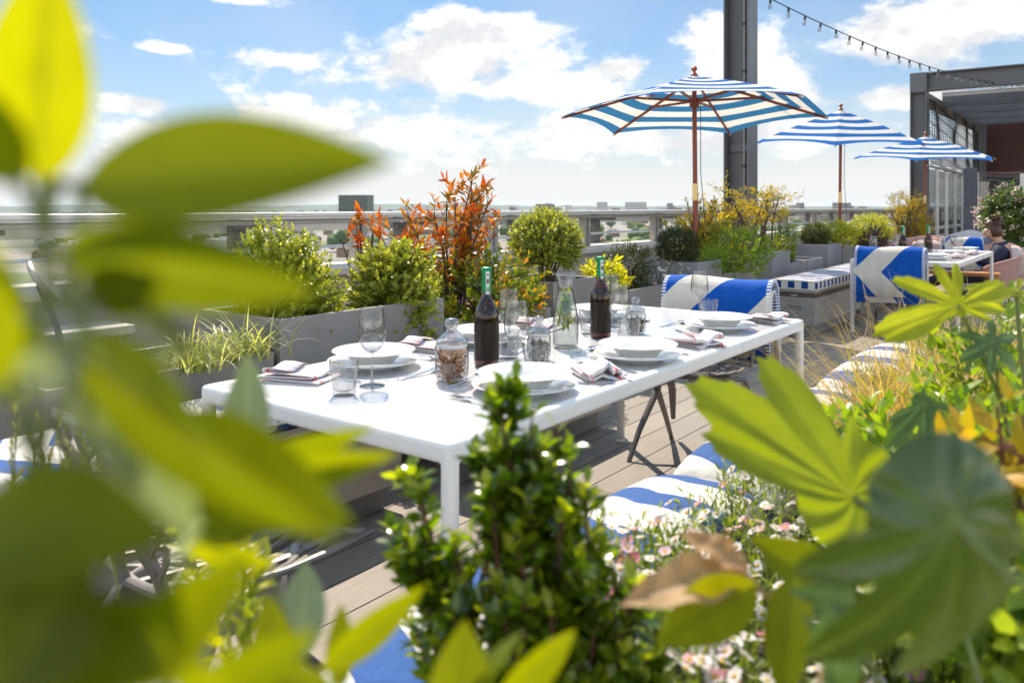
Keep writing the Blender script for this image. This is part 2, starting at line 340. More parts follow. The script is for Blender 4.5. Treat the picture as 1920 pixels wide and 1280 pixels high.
while y < 29:
    if k % 2 == 0:
        mb = MB(); mb.box(-0.03, 0.03, y - 0.055, y - 0.012, 0.816, 1.089); mb.box(-0.03, 0.03, y + 0.012, y + 0.055, 0.816, 1.089); mb.box(-0.008, 0.008, y - 0.0118, y + 0.0118, 1.0, 1.015)
        mb.build('post', [GREYB], t_, smooth=None)
    else:
        mb = MB(); mb.box(-0.36, -0.30, y - 0.05, y + 0.05, 0.30, 1.12); mb.box(-0.298, -0.101, y - 0.045, y + 0.045, 1.06, 1.119); mb.build('bracket', [STEEL], t_, smooth=None)
    k += 1; y += 0.745
# ------------------------------------------------------------------ distant town
GZ = -42.0
def groundmat():
    m, t, p, o = nt('distant town ground'); L = t.links.new
    mp = coords(t); v = N(t, 'ShaderNodeTexVoronoi', Scale=0.011); L(mp.outputs[0], v.inputs['Vector']); n = N(t, 'ShaderNodeTexNoise', Scale=0.004, Detail=8.0, Roughness=0.7); L(mp.outputs[0], n.inputs['Vector'])
    r = ramp(t, [(0.0, (0.05, 0.10, 0.03)), (0.35, (0.10, 0.14, 0.05)), (0.5, (0.2, 0.17, 0.14)), (0.75, (0.26, 0.24, 0.22)), (1, (0.12, 0.11, 0.1))])
    mx = N(t, 'ShaderNodeMath', operation='MULTIPLY_ADD'); L(v.outputs['Color'], mx.inputs[0]); mx.inputs[1].default_value = 0.55; L(n.outputs['Fac'], mx.inputs[2]); 
    s2 = N(t, 'ShaderNodeMath', operation='SUBTRACT'); L(mx.outputs[0], s2.inputs[0]); s2.inputs[1].default_value = 0.28; L(s2.outputs[0], r.inputs[0]); L(r.outputs[0], p.inputs['Base Color']); p.inputs['Roughness'].default_value = 0.9; return m
mb = MB(); R_ = 16000.0; mb.grid(lambda u, v: ((u - .5) * 2 * R_, (v - .5) * 2 * R_, GZ), 8, 8)
tag(mb.build('ground', [groundmat()], None, smooth=None), kind='structure')
HILL = plain('wooded hill', (0.05, 0.085, 0.04), 0.95, 0, 0.4, 0.004)
def hills():
    mb = MB(); n = 260
    def fn(u, v):
        a = -1.75 + u * 2.5 ; r = 7600 + v * 3000
        h = 68 + 11 * math.sin(a * 7 + 1) + 7 * math.sin(a * 17 + 2) + 4 * math.sin(a * 43) + 2.5 * math.sin(a * 97 + 1) + 2 * math.sin(a * 211) ; h *= (1 - (2 * abs(v - 0.55)) ** 2.2)
        return (r * math.sin(a), r * math.cos(a), GZ - 6 + max(0, h))
    mb.grid(fn, n, 10); return mb
tag(hills().build('hills', [HILL], None, smooth=170), kind='structure')
ROOFS = [plain('brown tile roof', (0.17, 0.085, 0.06), 0.85, 0, 0.25, 0.4), plain('grey slate roof', (0.11, 0.11, 0.125), 0.7, 0, 0.25, 0.4), plain('pale flat roof', (0.5, 0.5, 0.5), 0.7, 0, 0.15, 0.3)]
WALLS = [plain('london stock brick', (0.28, 0.19, 0.12), 0.9, 0, 0.2, 0.6), plain('white render', (0.62, 0.6, 0.57), 0.85, 0, 0.1, 0.5), plain('red brick', (0.26, 0.1, 0.07), 0.9, 0, 0.2, 0.6)]
def house_mesh(w, d, h, rh, wall, roof):
    mb = MB(); mb.m = 0; mb.box(-w / 2, w / 2, -d / 2, d / 2, 0, h)
    mb.m = 1; e = 0.4
    if rh > 0:
        mb.add([(-w / 2 - e, -d / 2 - e, h), (w / 2 + e, -d / 2 - e, h), (w / 2 + e, d / 2 + e, h), (-w / 2 - e, d / 2 + e, h), (-w / 2 - e, 0, h + rh), (w / 2 + e, 0, h + rh)], [(0, 1, 5, 4), (2, 3, 4, 5), (0, 4, 3), (1, 2, 5), (0, 3, 2, 1)])
        mb.m = 0
        for q in (-0.3, 0.1): mb.box(q * w, q * w + 1.2, -0.6, 0.6, h + rh * 0.5, h + rh + 1.1)
    else: mb.box(-w / 2 - 0.2, w / 2 + 0.2, -d / 2 - 0.2, d / 2 + 0.2, h, h + 0.7); mb.box(-w / 5, w / 8, -d / 5, d / 5, h + 0.71, h + 2.6)
    mb.m = 2                                                     # window bands
    for zf in np.arange(1.2, h - 1.6, 3.0):
        for q in range(max(2, int(w / 3.2))):
            xx = -w / 2 + (q + 0.5) * w / max(2, int(w / 3.2)); mb.box(xx - 0.55, xx + 0.55, -d / 2 - 0.05, d / 2 + 0.05, zf, zf + 1.4)
    return mb
WIN = plain('dark window glass', (0.05, 0.06, 0.075), 0.15)
kinds = []
for (nm, w, d, h, rh, a, b, lab) in [('terrace_house', 22, 9, 6.5, 3.2, 0, 0, 'far brick terrace with a brown tiled roof in the town below the railing'), ('terrace_house', 16, 9, 6.5, 3.4, 2, 1, 'far red brick house with a slate roof in the town below the railing'),
                                 ('terrace_house', 26, 10, 7.5, 3.4, 1, 1, 'far white rendered terrace with a slate roof in the town below'), ('flat_roofed_block', 38, 15, 13, 0, 1, 2, 'far pale flat roofed block in the town below the railing'),
                                 ('flat_roofed_block', 30, 20, 9, 0, 2, 2, 'far red brick block with a pale flat roof in the town'), ('terrace_house', 12, 10, 7, 4.0, 0, 0, 'far short brick house with a steep tiled roof in the town')]:
    o = house_mesh(w, d, h, rh, a, b).build(nm, [WALLS[a], ROOFS[b], WIN], None, smooth=None); tag(o, lab, 'house' if rh else 'apartment block', 'houses of the town below'); kinds.append(o)
used = set(); placed = []
def town_spot(dmin, dmax, rr):
    for _ in range(60):
        px = random.uniform(80, 1720); d = dmin * (dmax / dmin) ** random.random(); p = spot(px, 388, d=d)
        if all((p.x - q[0]) ** 2 + (p.y - q[1]) ** 2 > (rr + q[2]) ** 2 for q in placed): placed.append((p.x, p.y, rr)); return p
    placed.append((p.x, p.y, rr)); return p
for i in range(236):
    src = kinds[i % 3 if random.random() < .72 else random.randrange(6)]; p = town_spot(620, 2400, 13)
    if src.name in used: o = src.copy(); COL.objects.link(o)
    else: o = src; used.add(src.name)
    o.location = (p.x, p.y, GZ); o.rotation_euler = (0, 0, random.choice([0.3, 1.87, 0.9, 2.4]) + random.uniform(-.1, .1))
for o in kinds:
    if o.name not in used: bpy.data.objects.remove(o)
# far district: beyond counting
mb = MB()
for i in range(2600):
    p = spot(random.uniform(60, 1730), 388, d=2400 * (6800 / 2400) ** random.random()); w = random.uniform(6, 15); d_ = random.uniform(6, 14); h = random.uniform(6, 11) if random.random() < .93 else random.uniform(14, 30)
    mb.m = random.choice([0, 0, 1, 1, 2, 3, 3, 4]); mb.box(p.x - w, p.x + w, p.y - d_, p.y + d_, GZ, GZ + h, None)
tag(mb.build('far_town', [WALLS[0], WALLS[1], WALLS[2], ROOFS[1], ROOFS[0]], None, smooth=None), 'hazy far streets of tiny roofs before the hills', 'town', kind='stuff')
TREEL = [plain('broadleaf crown', (0.06, 0.11, 0.03), 0.9, 0, 0.5, 0.5, 0.8, 0.6), plain('spring crown', (0.13, 0.19, 0.045), 0.9, 0, 0.4, 0.5, 0.8, 0.6)]
def crown_mesh(seed):
    r = random.Random(seed); bm = bmesh.new()
    for _ in range(9):
        q = bmesh.ops.create_icosphere(bm, subdivisions=2, radius=r.uniform(2.2, 3.6)); c0 = Vector((r.uniform(-3.4, 3.4), r.uniform(-3.4, 3.4), r.uniform(5, 10.5)))
        for v in q['verts']: v.co = v.co * r.uniform(.8, 1.25) + c0
    me = bpy.data.meshes.new('crown'); bm.to_mesh(me); bm.free(); return me
trees = []
for i in range(4):
    t_ = thing('broadleaf_tree', ['far dark green tree among the houses below', 'far yellow green spring tree among the houses below'][i % 2], 'tree', group='trees of the town below')
    finish(crown_mesh(i), 'crown', TREEL[i % 2], t_, 170, 0); MB().tube([(0, 0, 0), (0.2, 0, 3), (0, 0, 7)], [0.5, 0.4, 0.25], 6).build('trunk', [BARK], t_); trees.append(t_)
used = set()
for i in range(150):
    src = trees[i % 4]; p = town_spot(600, 1900, 5)
    o = src if src.name not in used else copy_tree(src); used.add(src.name)
    o.location = (p.x, p.y, GZ); s_ = random.uniform(.8, 1.7); o.scale = (s_ * 1.15, s_ * 1.15, s_); o.rotation_euler = (0, 0, random.random() * 6)
def tower(label, px, py_top, d, w, dep, wall, rz=-0.65, nm='tower_block'):
    p = spot(px, 388, d=d); h = EYE - GZ + (388 - py_top) * d / FPX; t_ = thing(nm, label, 'tower block', (p.x, p.y, GZ), TH + rz * 0.2)
    mb = MB(); mb.box(-w / 2, w / 2, -dep / 2, dep / 2, 0, h); mb.m = 1
    for zf in np.arange(3, h - 2, 3.0):
        for q in range(int(w / 5)):
            xx = -w / 2 + (q + .5) * w / int(w / 5); mb.box(xx - 1.6, xx + 1.6, -dep / 2 - 0.15, -dep / 2 - 0.02, zf, zf + 1.6)
    mb.build('wall', [wall, WIN], t_, smooth=None)
    MB().box(-w / 2 - .3, w / 2 + .3, -dep / 2 - .3, dep / 2 + .3, h + 0.01, h + 1.6).build('roof', [ROOFS[1]], t_, smooth=None)
PALEW = plain('pale concrete tower', (0.6, 0.58, 0.55), 0.8, 0, 0.06, 0.2)
tower('pale tower block on the skyline, left of the wider one', 1129, 380, 3000, 40, 18, PALEW)
tower('wide pale tower block on the skyline left of the near parasol pole', 1192, 380, 2900, 76, 18, PALEW)
tower('small square grey tower on the skyline beside the parasol pole', 1256, 381.5, 3600, 26, 20, ROOFS[1])
tower('dark green glazed tower above the small orange shrub', 668, 368, 1150, 42, 30, plain('green glass tower', (0.035, 0.065, 0.045), 0.4))
tower('low brown estate block on the skyline behind the round bush', 1022, 383.5, 2500, 58, 16, WALLS[0])
tower('grey tower block on the skyline between the two nearer parasols', 1500, 381, 3400, 30, 24, ROOFS[1])
tower('dark office block on the skyline beside the middle parasol pole', 1578, 381, 3000, 62, 20, plain('dark office cladding', (0.1, 0.11, 0.13), 0.5))
SLAB = []
for i, (w, d, h, a) in enumerate([(46, 16, 20, 1), (30, 18, 27, 0), (60, 14, 17, 2), (22, 20, 31, 1)]):
    o = house_mesh(w, d, h + 20, 0, a, 2 if i != 2 else 1).build('distant_slab_block', [WALLS[a], ROOFS[2 if i != 2 else 1], WIN], None, smooth=None); tag(o, ['far white slab block with window bands, small on the horizon', 'far brown brick slab block, small on the horizon', 'far long red brick slab block, small on the horizon', 'far slim white point block, small on the horizon'][i], 'apartment block', 'slab blocks along the horizon'); SLAB.append(o)
for i in range(44):
    src = SLAB[i % 4]; o = src if i < 4 else src.copy()
    if i >= 4: COL.objects.link(o)
    p = spot(random.uniform(640, 1700), 388, d=random.uniform(2300, 4300)); o.location = (p.x, p.y, GZ); o.rotation_euler = (0, 0, TH + random.uniform(-.6, .6)); o.scale = (1, 1, random.uniform(.8, 1.12))
p = spot(1497, 388, d=3300); t_ = thing('tower_crane', 'thin yellow tower crane far off on the skyline', 'crane', (p.x, p.y, GZ), TH)
CR = plain('crane yellow', (0.5, 0.4, 0.12), 0.6); MB().box(-1, 1, -1, 1, 0, 84).build('mast', [CR], t_, smooth=None); MB().bar((-14, 0, 84.6), (30, 0, 88), 1.3, 1.3).build('jib', [CR], t_, smooth=None)
HAZE = True
if HAZE:
    m, t, p_, o_ = nt('town haze'); pv = N(t, 'ShaderNodeVolumePrincipled'); pv.inputs['Density'].default_value = 0.000042; pv.inputs['Color'].default_value = (0.80, 0.9, 1.0, 1); pv.inputs['Anisotropy'].default_value = 0.2
    t.nodes.remove(p_); t.links.new(pv.outputs[0], o_.inputs['Volume'])
    mb = MB(); mb.box(-16500, 16500, -16500, 16500, GZ - 8, 60.0); o = mb.build('haze', [m], None, smooth=None); tag(o, kind='stuff')
# ------------------------------------------------------------------ steel column, pergola, lights
def hsection(mb, x, y, z0, z1, w=0.31, tf=0.022, tw=0.014):
    mb.box(x - w / 2, x - w / 2 + tf, y - w / 2, y + w / 2, z0, z1); mb.box(x + w / 2 - tf, x + w / 2, y - w / 2, y + w / 2, z0, z1); mb.box(x - w / 2 + tf, x + w / 2 - tf, y - tw / 2, y + tw / 2, z0, z1)
t_ = thing('steel_column', 'tall dark grey steel H column rising behind the nearest striped parasol', 'steel column', (-3.88, 9.96, 0))
mb = MB(); hsection(mb, 0, 0, 0, 4.6, 0.325); mb.build('shaft', [STEEL], t_, smooth=None, bevel=0.003)
mb = MB()
for (dy, z) in [(-0.05, 2.62), (0.05, 2.62)]: mb.tube([(0.16, dy, z), (0.178, dy, z)], 0.012, 8)
mb.build('bolt', [DARK], t_)
mb = MB(); mb.box(0.163, 0.171, -0.13, 0.13, 2.52, 2.74); mb.box(-0.13, 0.13, -0.036, -0.008, 1.9, 2.0); mb.build('splice_plate', [STEEL], t_, smooth=None)
MB().tube([(0.06, -0.03, 0.03), (0.06, -0.03, 4.55)], 0.013, 8).build('conduit', [GREYB], t_)
mb = MB()
for k in range(7): mb.box(0.035, 0.085, -0.048, -0.012, .5 + k * .6, .53 + k * .6)
mb.build('conduit_clip', [DARK], t_, smooth=None)
MB().box(-0.25, 0.25, -0.25, 0.25, 0.001, 0.025).build('base_plate', [STEEL], t_, smooth=None)
t_ = thing('steel_pergola', 'dark grey steel pergola frame hung with netting at the far end', 'pergola', (-3.6, 19.8, 0))
def pg_col(x, y, z1=4.15): mb = MB(); hsection(mb, x, y, 0, z1, 0.33); return mb.build('column', [STEEL], t_, smooth=None)
pg_col(0, 0); pg_col(0.15, 8.3, 3.76); pg_col(9.5, 0)
mb = MB(); mb.box(0.17, 11, -0.16, 0.16, 4.13, 4.155); mb.box(0.17, 11, -0.16, 0.16, 3.76, 3.785); mb.box(0.17, 11, -0.008, 0.008, 3.786, 4.129); mb.box(-0.165, 0.169, -0.17, -0.165, 3.73, 4.16); mb.build('front_beam', [STEEL], t_, smooth=None)
for k, y in enumerate((1.9, 3.6, 5.3, 7.0)): mb = MB(); mb.box(0.15, 11, y - .09, y + .09, 3.93, 3.95); mb.box(0.15, 11, y - .09, y + .09, 3.58, 3.6); mb.box(0.15, 11, y - .008, y + .008, 3.601, 3.929); mb.build('joist', [STEEL], t_, smooth=None)
mb = MB(); mb.box(-0.1, 0.14, 0.2, 8.2, 3.62, 3.75); mb.build('side_beam', [plain('rusty beam', (0.17, 0.13, 0.09), 0.7, 0, 0.3, 5)], t_, smooth=None)
mb = MB()
for k in range(3): mb.tube([(0.168, -0.02 , 3.83 + k * .11), (0.19, -0.02, 3.83 + k * .11)], 0.03, 8)
mb.build('bolt', [DARK], t_)
mb = MB(); mb.tube([(0.4, 0.35, 3.70), (11, 0.35, 3.70)], 0.05, 8); mb.build('pipe', [ALU], t_)
NET = plain('black netting cord', (0.03, 0.025, 0.025), 0.8)
t_ = thing('safety_net', 'black mesh net hanging in the side bay of the pergola', 'net', (-3.45, 19.9, 0))
mb = MB(); y0, y1 = 0.2, 8.0
for i in range(46):
    y = y0 + (y1 - y0) * i / 45; mb.tube([(0.02 * math.sin(i * .7), y, 3.62), (0.05 * math.sin(i * .5), y + .02, 2.8), (0.03, y, 2.12 + 0.06 * math.sin(i * .35) ** 2)], 0.008, 4, cap=False)
for i in range(34):
    z = 2.12 + 1.5 * i / 33; mb.tube([(0.03 * math.sin(i + q), y0 + (y1 - y0) * q / 12, z + 0.012 * math.sin(i * 1.3 + q)) for q in range(13)], 0.008, 4, cap=False)
mb.build('mesh', [NET], t_)
MB().tube([(0.03, y0 + (y1 - y0) * q / 12, 2.11 - 0.05 * math.sin(q / 12 * PI)) for q in range(13)], 0.014, 6).build('hem_rope', [NET], t_)
MB().box(-0.008, 0.008, y0, y1, 3.40, 3.615).build('top_band', [plain('brown net band', (0.13, 0.09, 0.05), 0.9, 0, 0.3, 30)], t_, smooth=None)
# end building
t_ = thing('terrace_building', 'brown louvred building with dark glazing under the pergola', 'building', (-3.3, 28.3, 0))
BRN = plain('dark red brown timber louvre', (0.10, 0.035, 0.025), 0.7, 0, 0.25, 3, stretch=(0.2, 1, 12))
MB().box(-0.4, 14, 0.25, 0.6, 0, 3.9).build('wall', [plain('dark cladding', (0.06, 0.05, 0.05), 0.7)], t_, smooth=None)
mb = MB()
for k in range(24): mb.box(-0.1, 14, 0.17, 0.249, 2.32 + k * 0.062, 2.32 + k * 0.062 + 0.042)
mb.build('louvre', [BRN], t_, smooth=None)
MB().box(-0.2, 14, 0.10, 0.249, 2.12, 2.29).build('lintel', [plain('red brown lintel', (0.16, 0.05, 0.04), 0.6)], t_, smooth=None)
INT = plain('dim interior', (0.09, 0.06, 0.05), 0.6, 0, 0.6, 1.3)
for k in range(8):
    f = MB().box(-0.2 + k * 1.5, -0.12 + k * 1.5, 0.15, 0.24, 0, 2.11).build('mullion', [STEEL], t_, smooth=None)
    g = MB().box(-0.115 + k * 1.5, 1.295 + k * 1.5, 0.19, 0.2, 0.05, 2.1).build('window', [plain('shop glass', (0.05, 0.045, 0.045), 0.06, spec=0.8)], t_, smooth=None)
# glass wind screens
def etched(mb, a, b, z):
    mb.bar((a[0], a[1], z), (b[0], b[1], z), 0.003, 0.08)
def etchmat():
    m, t, p, o = nt('etched white dashes'); L = t.links.new; tc = N(t, 'ShaderNodeTexCoord'); sp = N(t, 'ShaderNodeSeparateXYZ'); L(tc.outputs['Object'], sp.inputs[0])
    a = N(t, 'ShaderNodeMath', operation='ADD'); L(sp.outputs[0], a.inputs[0]); L(sp.outputs[1], a.inputs[1]); b = N(t, 'ShaderNodeMath', operation='MULTIPLY'); L(a.outputs[0], b.inputs[0]); b.inputs[1].default_value = 13.0
    c_ = N(t, 'ShaderNodeMath', operation='FRACT'); L(b.outputs[0], c_.inputs[0]); d = N(t, 'ShaderNodeMath', operation='GREATER_THAN'); L(c_.outputs[0], d.inputs[0]); d.inputs[1].default_value = 0.45
    tr = N(t, 'ShaderNodeBsdfTransparent'); ms = N(t, 'ShaderNodeMixShader'); L(d.outputs[0], ms.inputs[0]); L(tr.outputs[0], ms.inputs[1]); L(p.outputs[0], ms.inputs[2]); p.inputs['Base Color'].default_value = (.75, .75, .72, 1); L(ms.outputs[0], o.inputs['Surface']); return m
ETCH = etchmat()
t_ = thing('glass_side_screen', 'row of glass wind screen panes with white posts beneath the net', 'glass screen', (-3.45, 19.9, 0))
for k in range(6):
    y = 1.07 + k * 1.27; MB().box(-0.04, 0.04, y - 0.05, y + 0.05, 0, 2.08).build('post', [WHITE], t_, smooth=None)
    pn = MB().box(-0.006, 0.006, y - 1.2, y - 0.06, 0.06, 2.05).build('pane', [PANE], t_, smooth=None)
    mb = MB()
    for z in (0.72, 1.25): etched(mb, (0.012, y - 1.2, z), (0.012, y - 0.06, z), z)
    mb.build('etched_strip', [ETCH], pn, smooth=None)
MB().box(-0.04, 0.04, -0.2, 7.5, 2.085, 2.13).build('top_rail', [ALU], t_, smooth=None)
t_ = thing('glass_front_screen', 'glass wind screen with a dark end post and a white door frame', 'glass screen', (-3.0, 22.8, 0))
MB().box(-0.14, 0.14, -0.14, 0.14, 0, 2.16).build('post', [plain('blue grey post', (0.12, 0.12, 0.15), 0.5)], t_, smooth=None, bevel=0.01)
for k in range(5):
    x0 = 0.2 + k * 1.05; pn = MB().box(x0, x0 + 0.98, -0.006, 0.006, 0.06, 2.05).build('pane', [PANE], t_, smooth=None)
    mb = MB()
    for z in (0.72, 1.25): etched(mb, (x0, -0.012, 0), (x0 + 0.98, -0.012, 0), z)
    mb.build('etched_strip', [ETCH], pn, smooth=None)
    MB().box(x0 - 0.045, x0 - 0.015, -0.02, 0.02, 0, 2.06).build('glazing_bar', [WHITE], t_, smooth=None)
MB().box(1.05, 1.15, -0.09, -0.03, 0, 2.0).build('door_frame', [WHITE], t_, smooth=None); MB().box(1.155, 5.6, -0.09, -0.03, 1.9, 2.0).build('door_head', [WHITE], t_, smooth=None)
# string lights
t_ = thing('string_lights', 'string of clear festoon bulbs on a dark cable swooping to the pergola', 'string lights')
A = spot(1425, -12, d=10.0); B = spot(1930, 161, d=19.0)
def cable(t): p = A.lerp(B, t); p.z -= 4 * 0.27 * t * (1 - t); return p
A2 = spot(1300, -75, d=8.8)
MB().tube([A2, A2.lerp(A, .5) - Vector((0, 0, .02))] + [cable(i / 40) for i in range(41)] + [B + Vector((.8, .5, .05))], 0.0075, 6).build('cable', [BLACK], t_)
sk = MB().tube([(0, 0, 0.012), (0, 0, -0.03), (0, 0, -0.065)], [0.013, 0.019, 0.019], 10); skm = None
BULB = glassmat('frosted festoon bulb', (1.0, 0.97, 0.94), 0.8, edge=0.5)
for i in range(27):
    t = -0.0 + 0.0212 + i * 0.0405 * 0.925
    p = cable(t); tilt = random.uniform(-.35, .35)
    if skm is None:
        s0 = MB().tube([(0, 0, 0.012), (0, 0, -0.03), (0, 0, -0.065)], [0.013, 0.019, 0.019], 10).build('socket', [BLACK], t_)
        b0 = MB().lathe([(0.0155, -0.0651), (0.02, -0.085), (0.031, -0.105), (0.034, -0.125), (0.028, -0.148), (0.012, -0.158), (0.001, -0.16)], 14).build('bulb', [BULB], s0)
        f0 = MB().tube([(0, 0, -0.07), (0.008, 0, -0.11), (-0.008, 0, -0.115), (0, 0, -0.075)], 0.0035, 5).build('filament', [WHITE], s0); skm = s0; o = s0
    else:
        o = s0.copy(); COL.objects.link(o); o.parent = t_
        for ch in (b0, f0): q = ch.copy(); COL.objects.link(q); q.parent = o
    o.scale = (.85,) * 3; o.location = p; o.rotation_euler = (tilt, random.uniform(-.3, .3), 0)
# ------------------------------------------------------------------ parasols
CAN = fabric('striped parasol canvas', (0.0, 0.135, 0.48), (0.80, 0.78, 0.75), 'stripe', 2.0, phase=0.0, trans=0.34, tblue=(0.05, 0.20, 0.36))
def parasol(label, base, rimz, apex, rad, rot, tilt, axis, pole_base_off):
    t_ = thing('striped_parasol', label, 'parasol', base, 0, 'striped parasols along the railing')
    top = Vector((0, 0, apex)); NB = 10
    T = Matrix.Translation(Vector((0, 0, rimz))) @ Matrix.Rotation(tilt, 4, Vector(axis)) @ Matrix.Translation(Vector((0, 0, -rimz)))
    def cp(k, f, r):
        a0 = rot + k * PI / 3; a1 = a0 + PI / 3
        p = Vector((math.cos(a0), math.sin(a0), 0)).lerp(Vector((math.cos(a1), math.sin(a1), 0)), f) * (rad * r)
        s_ = 4 * f * (1 - f)
        z = apex + (rimz - apex) * (r ** 0.92) + 0.03 * math.sin(PI * r) - 0.035 * s_ * r * (1 - r) * 2 + 0.045 * s_ * r ** 6
        p *= (1 - 0.035 * s_ * r ** 4)
        return T @ Vector((p.x, p.y, z))
    mb = MB()
    for k in range(6): mb.grid(lambda u, v: cp(k, v, 0.012 + 0.988 * u), 20, 8, lambda u, v: (u * 10 + 0.999, v, 0))
    mb.build('canopy', [CAN], t_, smooth=25)
    topp = T @ Vector((0, 0, apex)); foot = Vector(pole_base_off)
    jz = 1.32; jj = foot.lerp(topp, (jz - foot.z) / (topp.z - foot.z))
    MB().tube([foot, jj - Vector((0, 0, .06))], 0.024, 12).build('lower_pole', [WOOD], t_)
    MB().tube([jj - Vector((0, 0, .0599)), jj + Vector((0, 0, .1))], 0.0262, 12).build('ferrule', [BRASS], t_)
    MB().tube([jj + Vector((0, 0, .1001)), topp - Vector((0, 0, .02))], 0.022, 12).build('pole', [WOOD], t_)
    fin = MB(); fin.lathe([(0.03, 0.0), (0.034, 0.015), (0.014, 0.03), (0.012, 0.042), (0.026, 0.055), (0.03, 0.07), (0.018, 0.088), (0.002, 0.094)], 14, topp - Vector((0, 0, .006))); fin.build('finial', [WOOD], t_)
    hubf = foot.lerp(topp, 1 - (apex - rimz + 0.0) / (topp.z - foot.z)); hub = topp.lerp(hubf, 0.62)
    MB().tube([hub - Vector((0, 0, .06)), hub + Vector((0, 0, .03))], [0.045, 0.05], 12).build('hub', [WOOD], t_)
    for k in range(6):
        e = cp(k, 0, 0.985) - Vector((0, 0, .015)); m_ = cp(k, 0, 0.52) - Vector((0, 0, .022)); s0_ = cp(k, 0, 0.05) - Vector((0, 0, .03))
        rb = MB().bar(s0_, e, 0.016, 0.024).build('rib', [WOOD], t_, smooth=None); MB().bar(hub + (m_ - hub).normalized() * 0.04, m_, 0.016, 0.022).build('strut', [WOOD], rb, smooth=None)
        MB().tube([e - (e - m_).normalized() * 0.02, e + (e - m_).normalized() * 0.015], 0.012, 6).build('pocket', [CREAMF], rb)
    MB().tube([hub + Vector((.05, 0.03, -.02)), hub.lerp(foot, .35) + Vector((.05, .02, 0)), hub.lerp(foot, .62) + Vector((.09, .03, 0)), hub.lerp(foot, .7) + Vector((.06, .0, 0))], 0.004, 5).build('cord', [plain('brown cord', (0.12, 0.06, 0.04), 0.9)], t_)
    return t_
CREAMF = plain('cream canvas pocket', (0.7, 0.66, 0.58), 0.9)
fa = math.atan2(RT.y, RT.x)
parasol('nearest striped parasol, its pole in front of the tall steel column', (-3.23, 7.14, 0), 2.05, 2.45, 1.27, fa, math.radians(-3.0), (RT.x, RT.y, 0), (0.03, -0.04, 0.25))
parasol('middle striped parasol, tilted so that only its top shows', (-3.3, 12.3, 0), 2.14, 2.62, 1.27, fa + 0.1, math.radians(6.5), (RT.x, RT.y, 0), (0.0, 0, 0.25))
parasol('farthest striped parasol, in front of the pergola column', (-3.09, 17.47, 0), 2.15, 2.58, 1.36, fa - 0.05, math.radians(5.5), (RT.x, RT.y, 0), (0, 0, 0.25))
# ------------------------------------------------------------------ tables
def table(label, x0, y0, Lx=0.94, Ly=2.377, zt=0.70):
    t_ = thing('dining_table', label, 'table', (x0, y0, 0)); w = 0.036; a = 0.050
    xs = [0, w, Lx - w, Lx]; ys = [0, w, Ly - w, Ly]; zs = [0.012, zt - a, zt]
    fill = [(i, j, 1) for i in range(3) for j in range(3) if not (i == 1 and j == 1)]
    MB().cells(xs, ys, zs, fill + [(i, j, 0) for i in (0, 2) for j in (0, 2)]).build('frame', [WHITE], t_, smooth=50, bevel=0.0145, seg=4)
    MB().box(w + 0.003, Lx - w - 0.003, w + 0.003, Ly - w - 0.003, zt - 0.016, zt - 0.003).build('tabletop', [TOP], t_, smooth=None)
    for (fx, fy) in ((w / 2, w / 2), (Lx - w / 2, w / 2), (w / 2, Ly - w / 2), (Lx - w / 2, Ly - w / 2)):
        MB().lathe([(0.001, 0), (0.024, 0.0), (0.025, 0.006), (0.018, 0.0118), (0.001, 0.0119)], 16, (fx, fy, 0)).build('foot', [WHITE], t_)
    return t_
TX, TY, TZ = -2.07, 1.28, 0.70
table('long white table laid for six in the foreground', TX, TY)
table('farther white table laid with bottles and glasses', -2.10, 8.18)
# ------------------------------------------------------------------ cushions, benches
CUSH = fabric('chevron bench cushion', (0.035, 0.095, 0.28), (0.70, 0.67, 0.62), 'chevron', 0.26, k=0.55, mid=0.0, phase=0.3, duty=0.42)
BLANK = fabric('chevron wool blanket', (0.004, 0.085, 0.42), (0.66, 0.62, 0.55), 'chevron', 0.50, k=-1.0, mid=0.0, phase=0.90, duty=0.56, hem=1)
BLANK2 = fabric('chevron wool blanket turned', (0.004, 0.085, 0.42), (0.66, 0.62, 0.55), 'chevron', 0.56, k=-1.0, mid=0.02, phase=0.62, duty=0.5, hem=1)
BLANK3 = fabric('chevron wool blanket head on', (0.004, 0.085, 0.42), (0.66, 0.62, 0.55), 'chevron', 0.62, k=0.9, mid=0.66, phase=0.097, duty=0.613, hem=1)
STR = fabric('striped box cushion', (0.012, 0.06, 0.25), (0.74, 0.70, 0.65), 'stripe', 0.125, duty=0.5)
PIPE = plain('cream piping', (0.74, 0.68, 0.58), 0.85)
def cushion_mb(L_, W_, H_, p=6, dome=0.25):
    mb = MB(); n = 22; m = 14
    def pt(u, v, top):
        a = (u - .5) * 2; b = (v - .5) * 2; s_ = 1 if top else -1
        ex = (1 - abs(a) ** p) ** (1 / 2.2) * (1 - abs(b) ** p) ** (1 / 2.2)
        z = s_ * H_ * (0.5 - dome * .4) * (1 if ex > 0 else 0) * min(1, ex * 1.4) + (s_ * H_ * dome * (1 - a * a) ** .7 * (1 - b * b) ** .7 if top else 0)
        return (b * W_ / 2, a * L_ / 2, z)
    warp = lambda q: 0.5 + 0.5 * math.copysign(abs(2 * q - 1) ** 0.62, 2 * q - 1)
    mb.grid(lambda u, v: pt(warp(u), warp(v), True), n * 2, m * 2, lambda u, v: ((warp(u) - .5) * L_, (warp(v) - .5) * W_, 0))
    mb.grid(lambda u, v: pt(warp(1 - u), warp(v), False), n * 2, m * 2, lambda u, v: ((warp(1 - u) - .5) * L_, (warp(v) - .5) * W_, 0))
    return mb
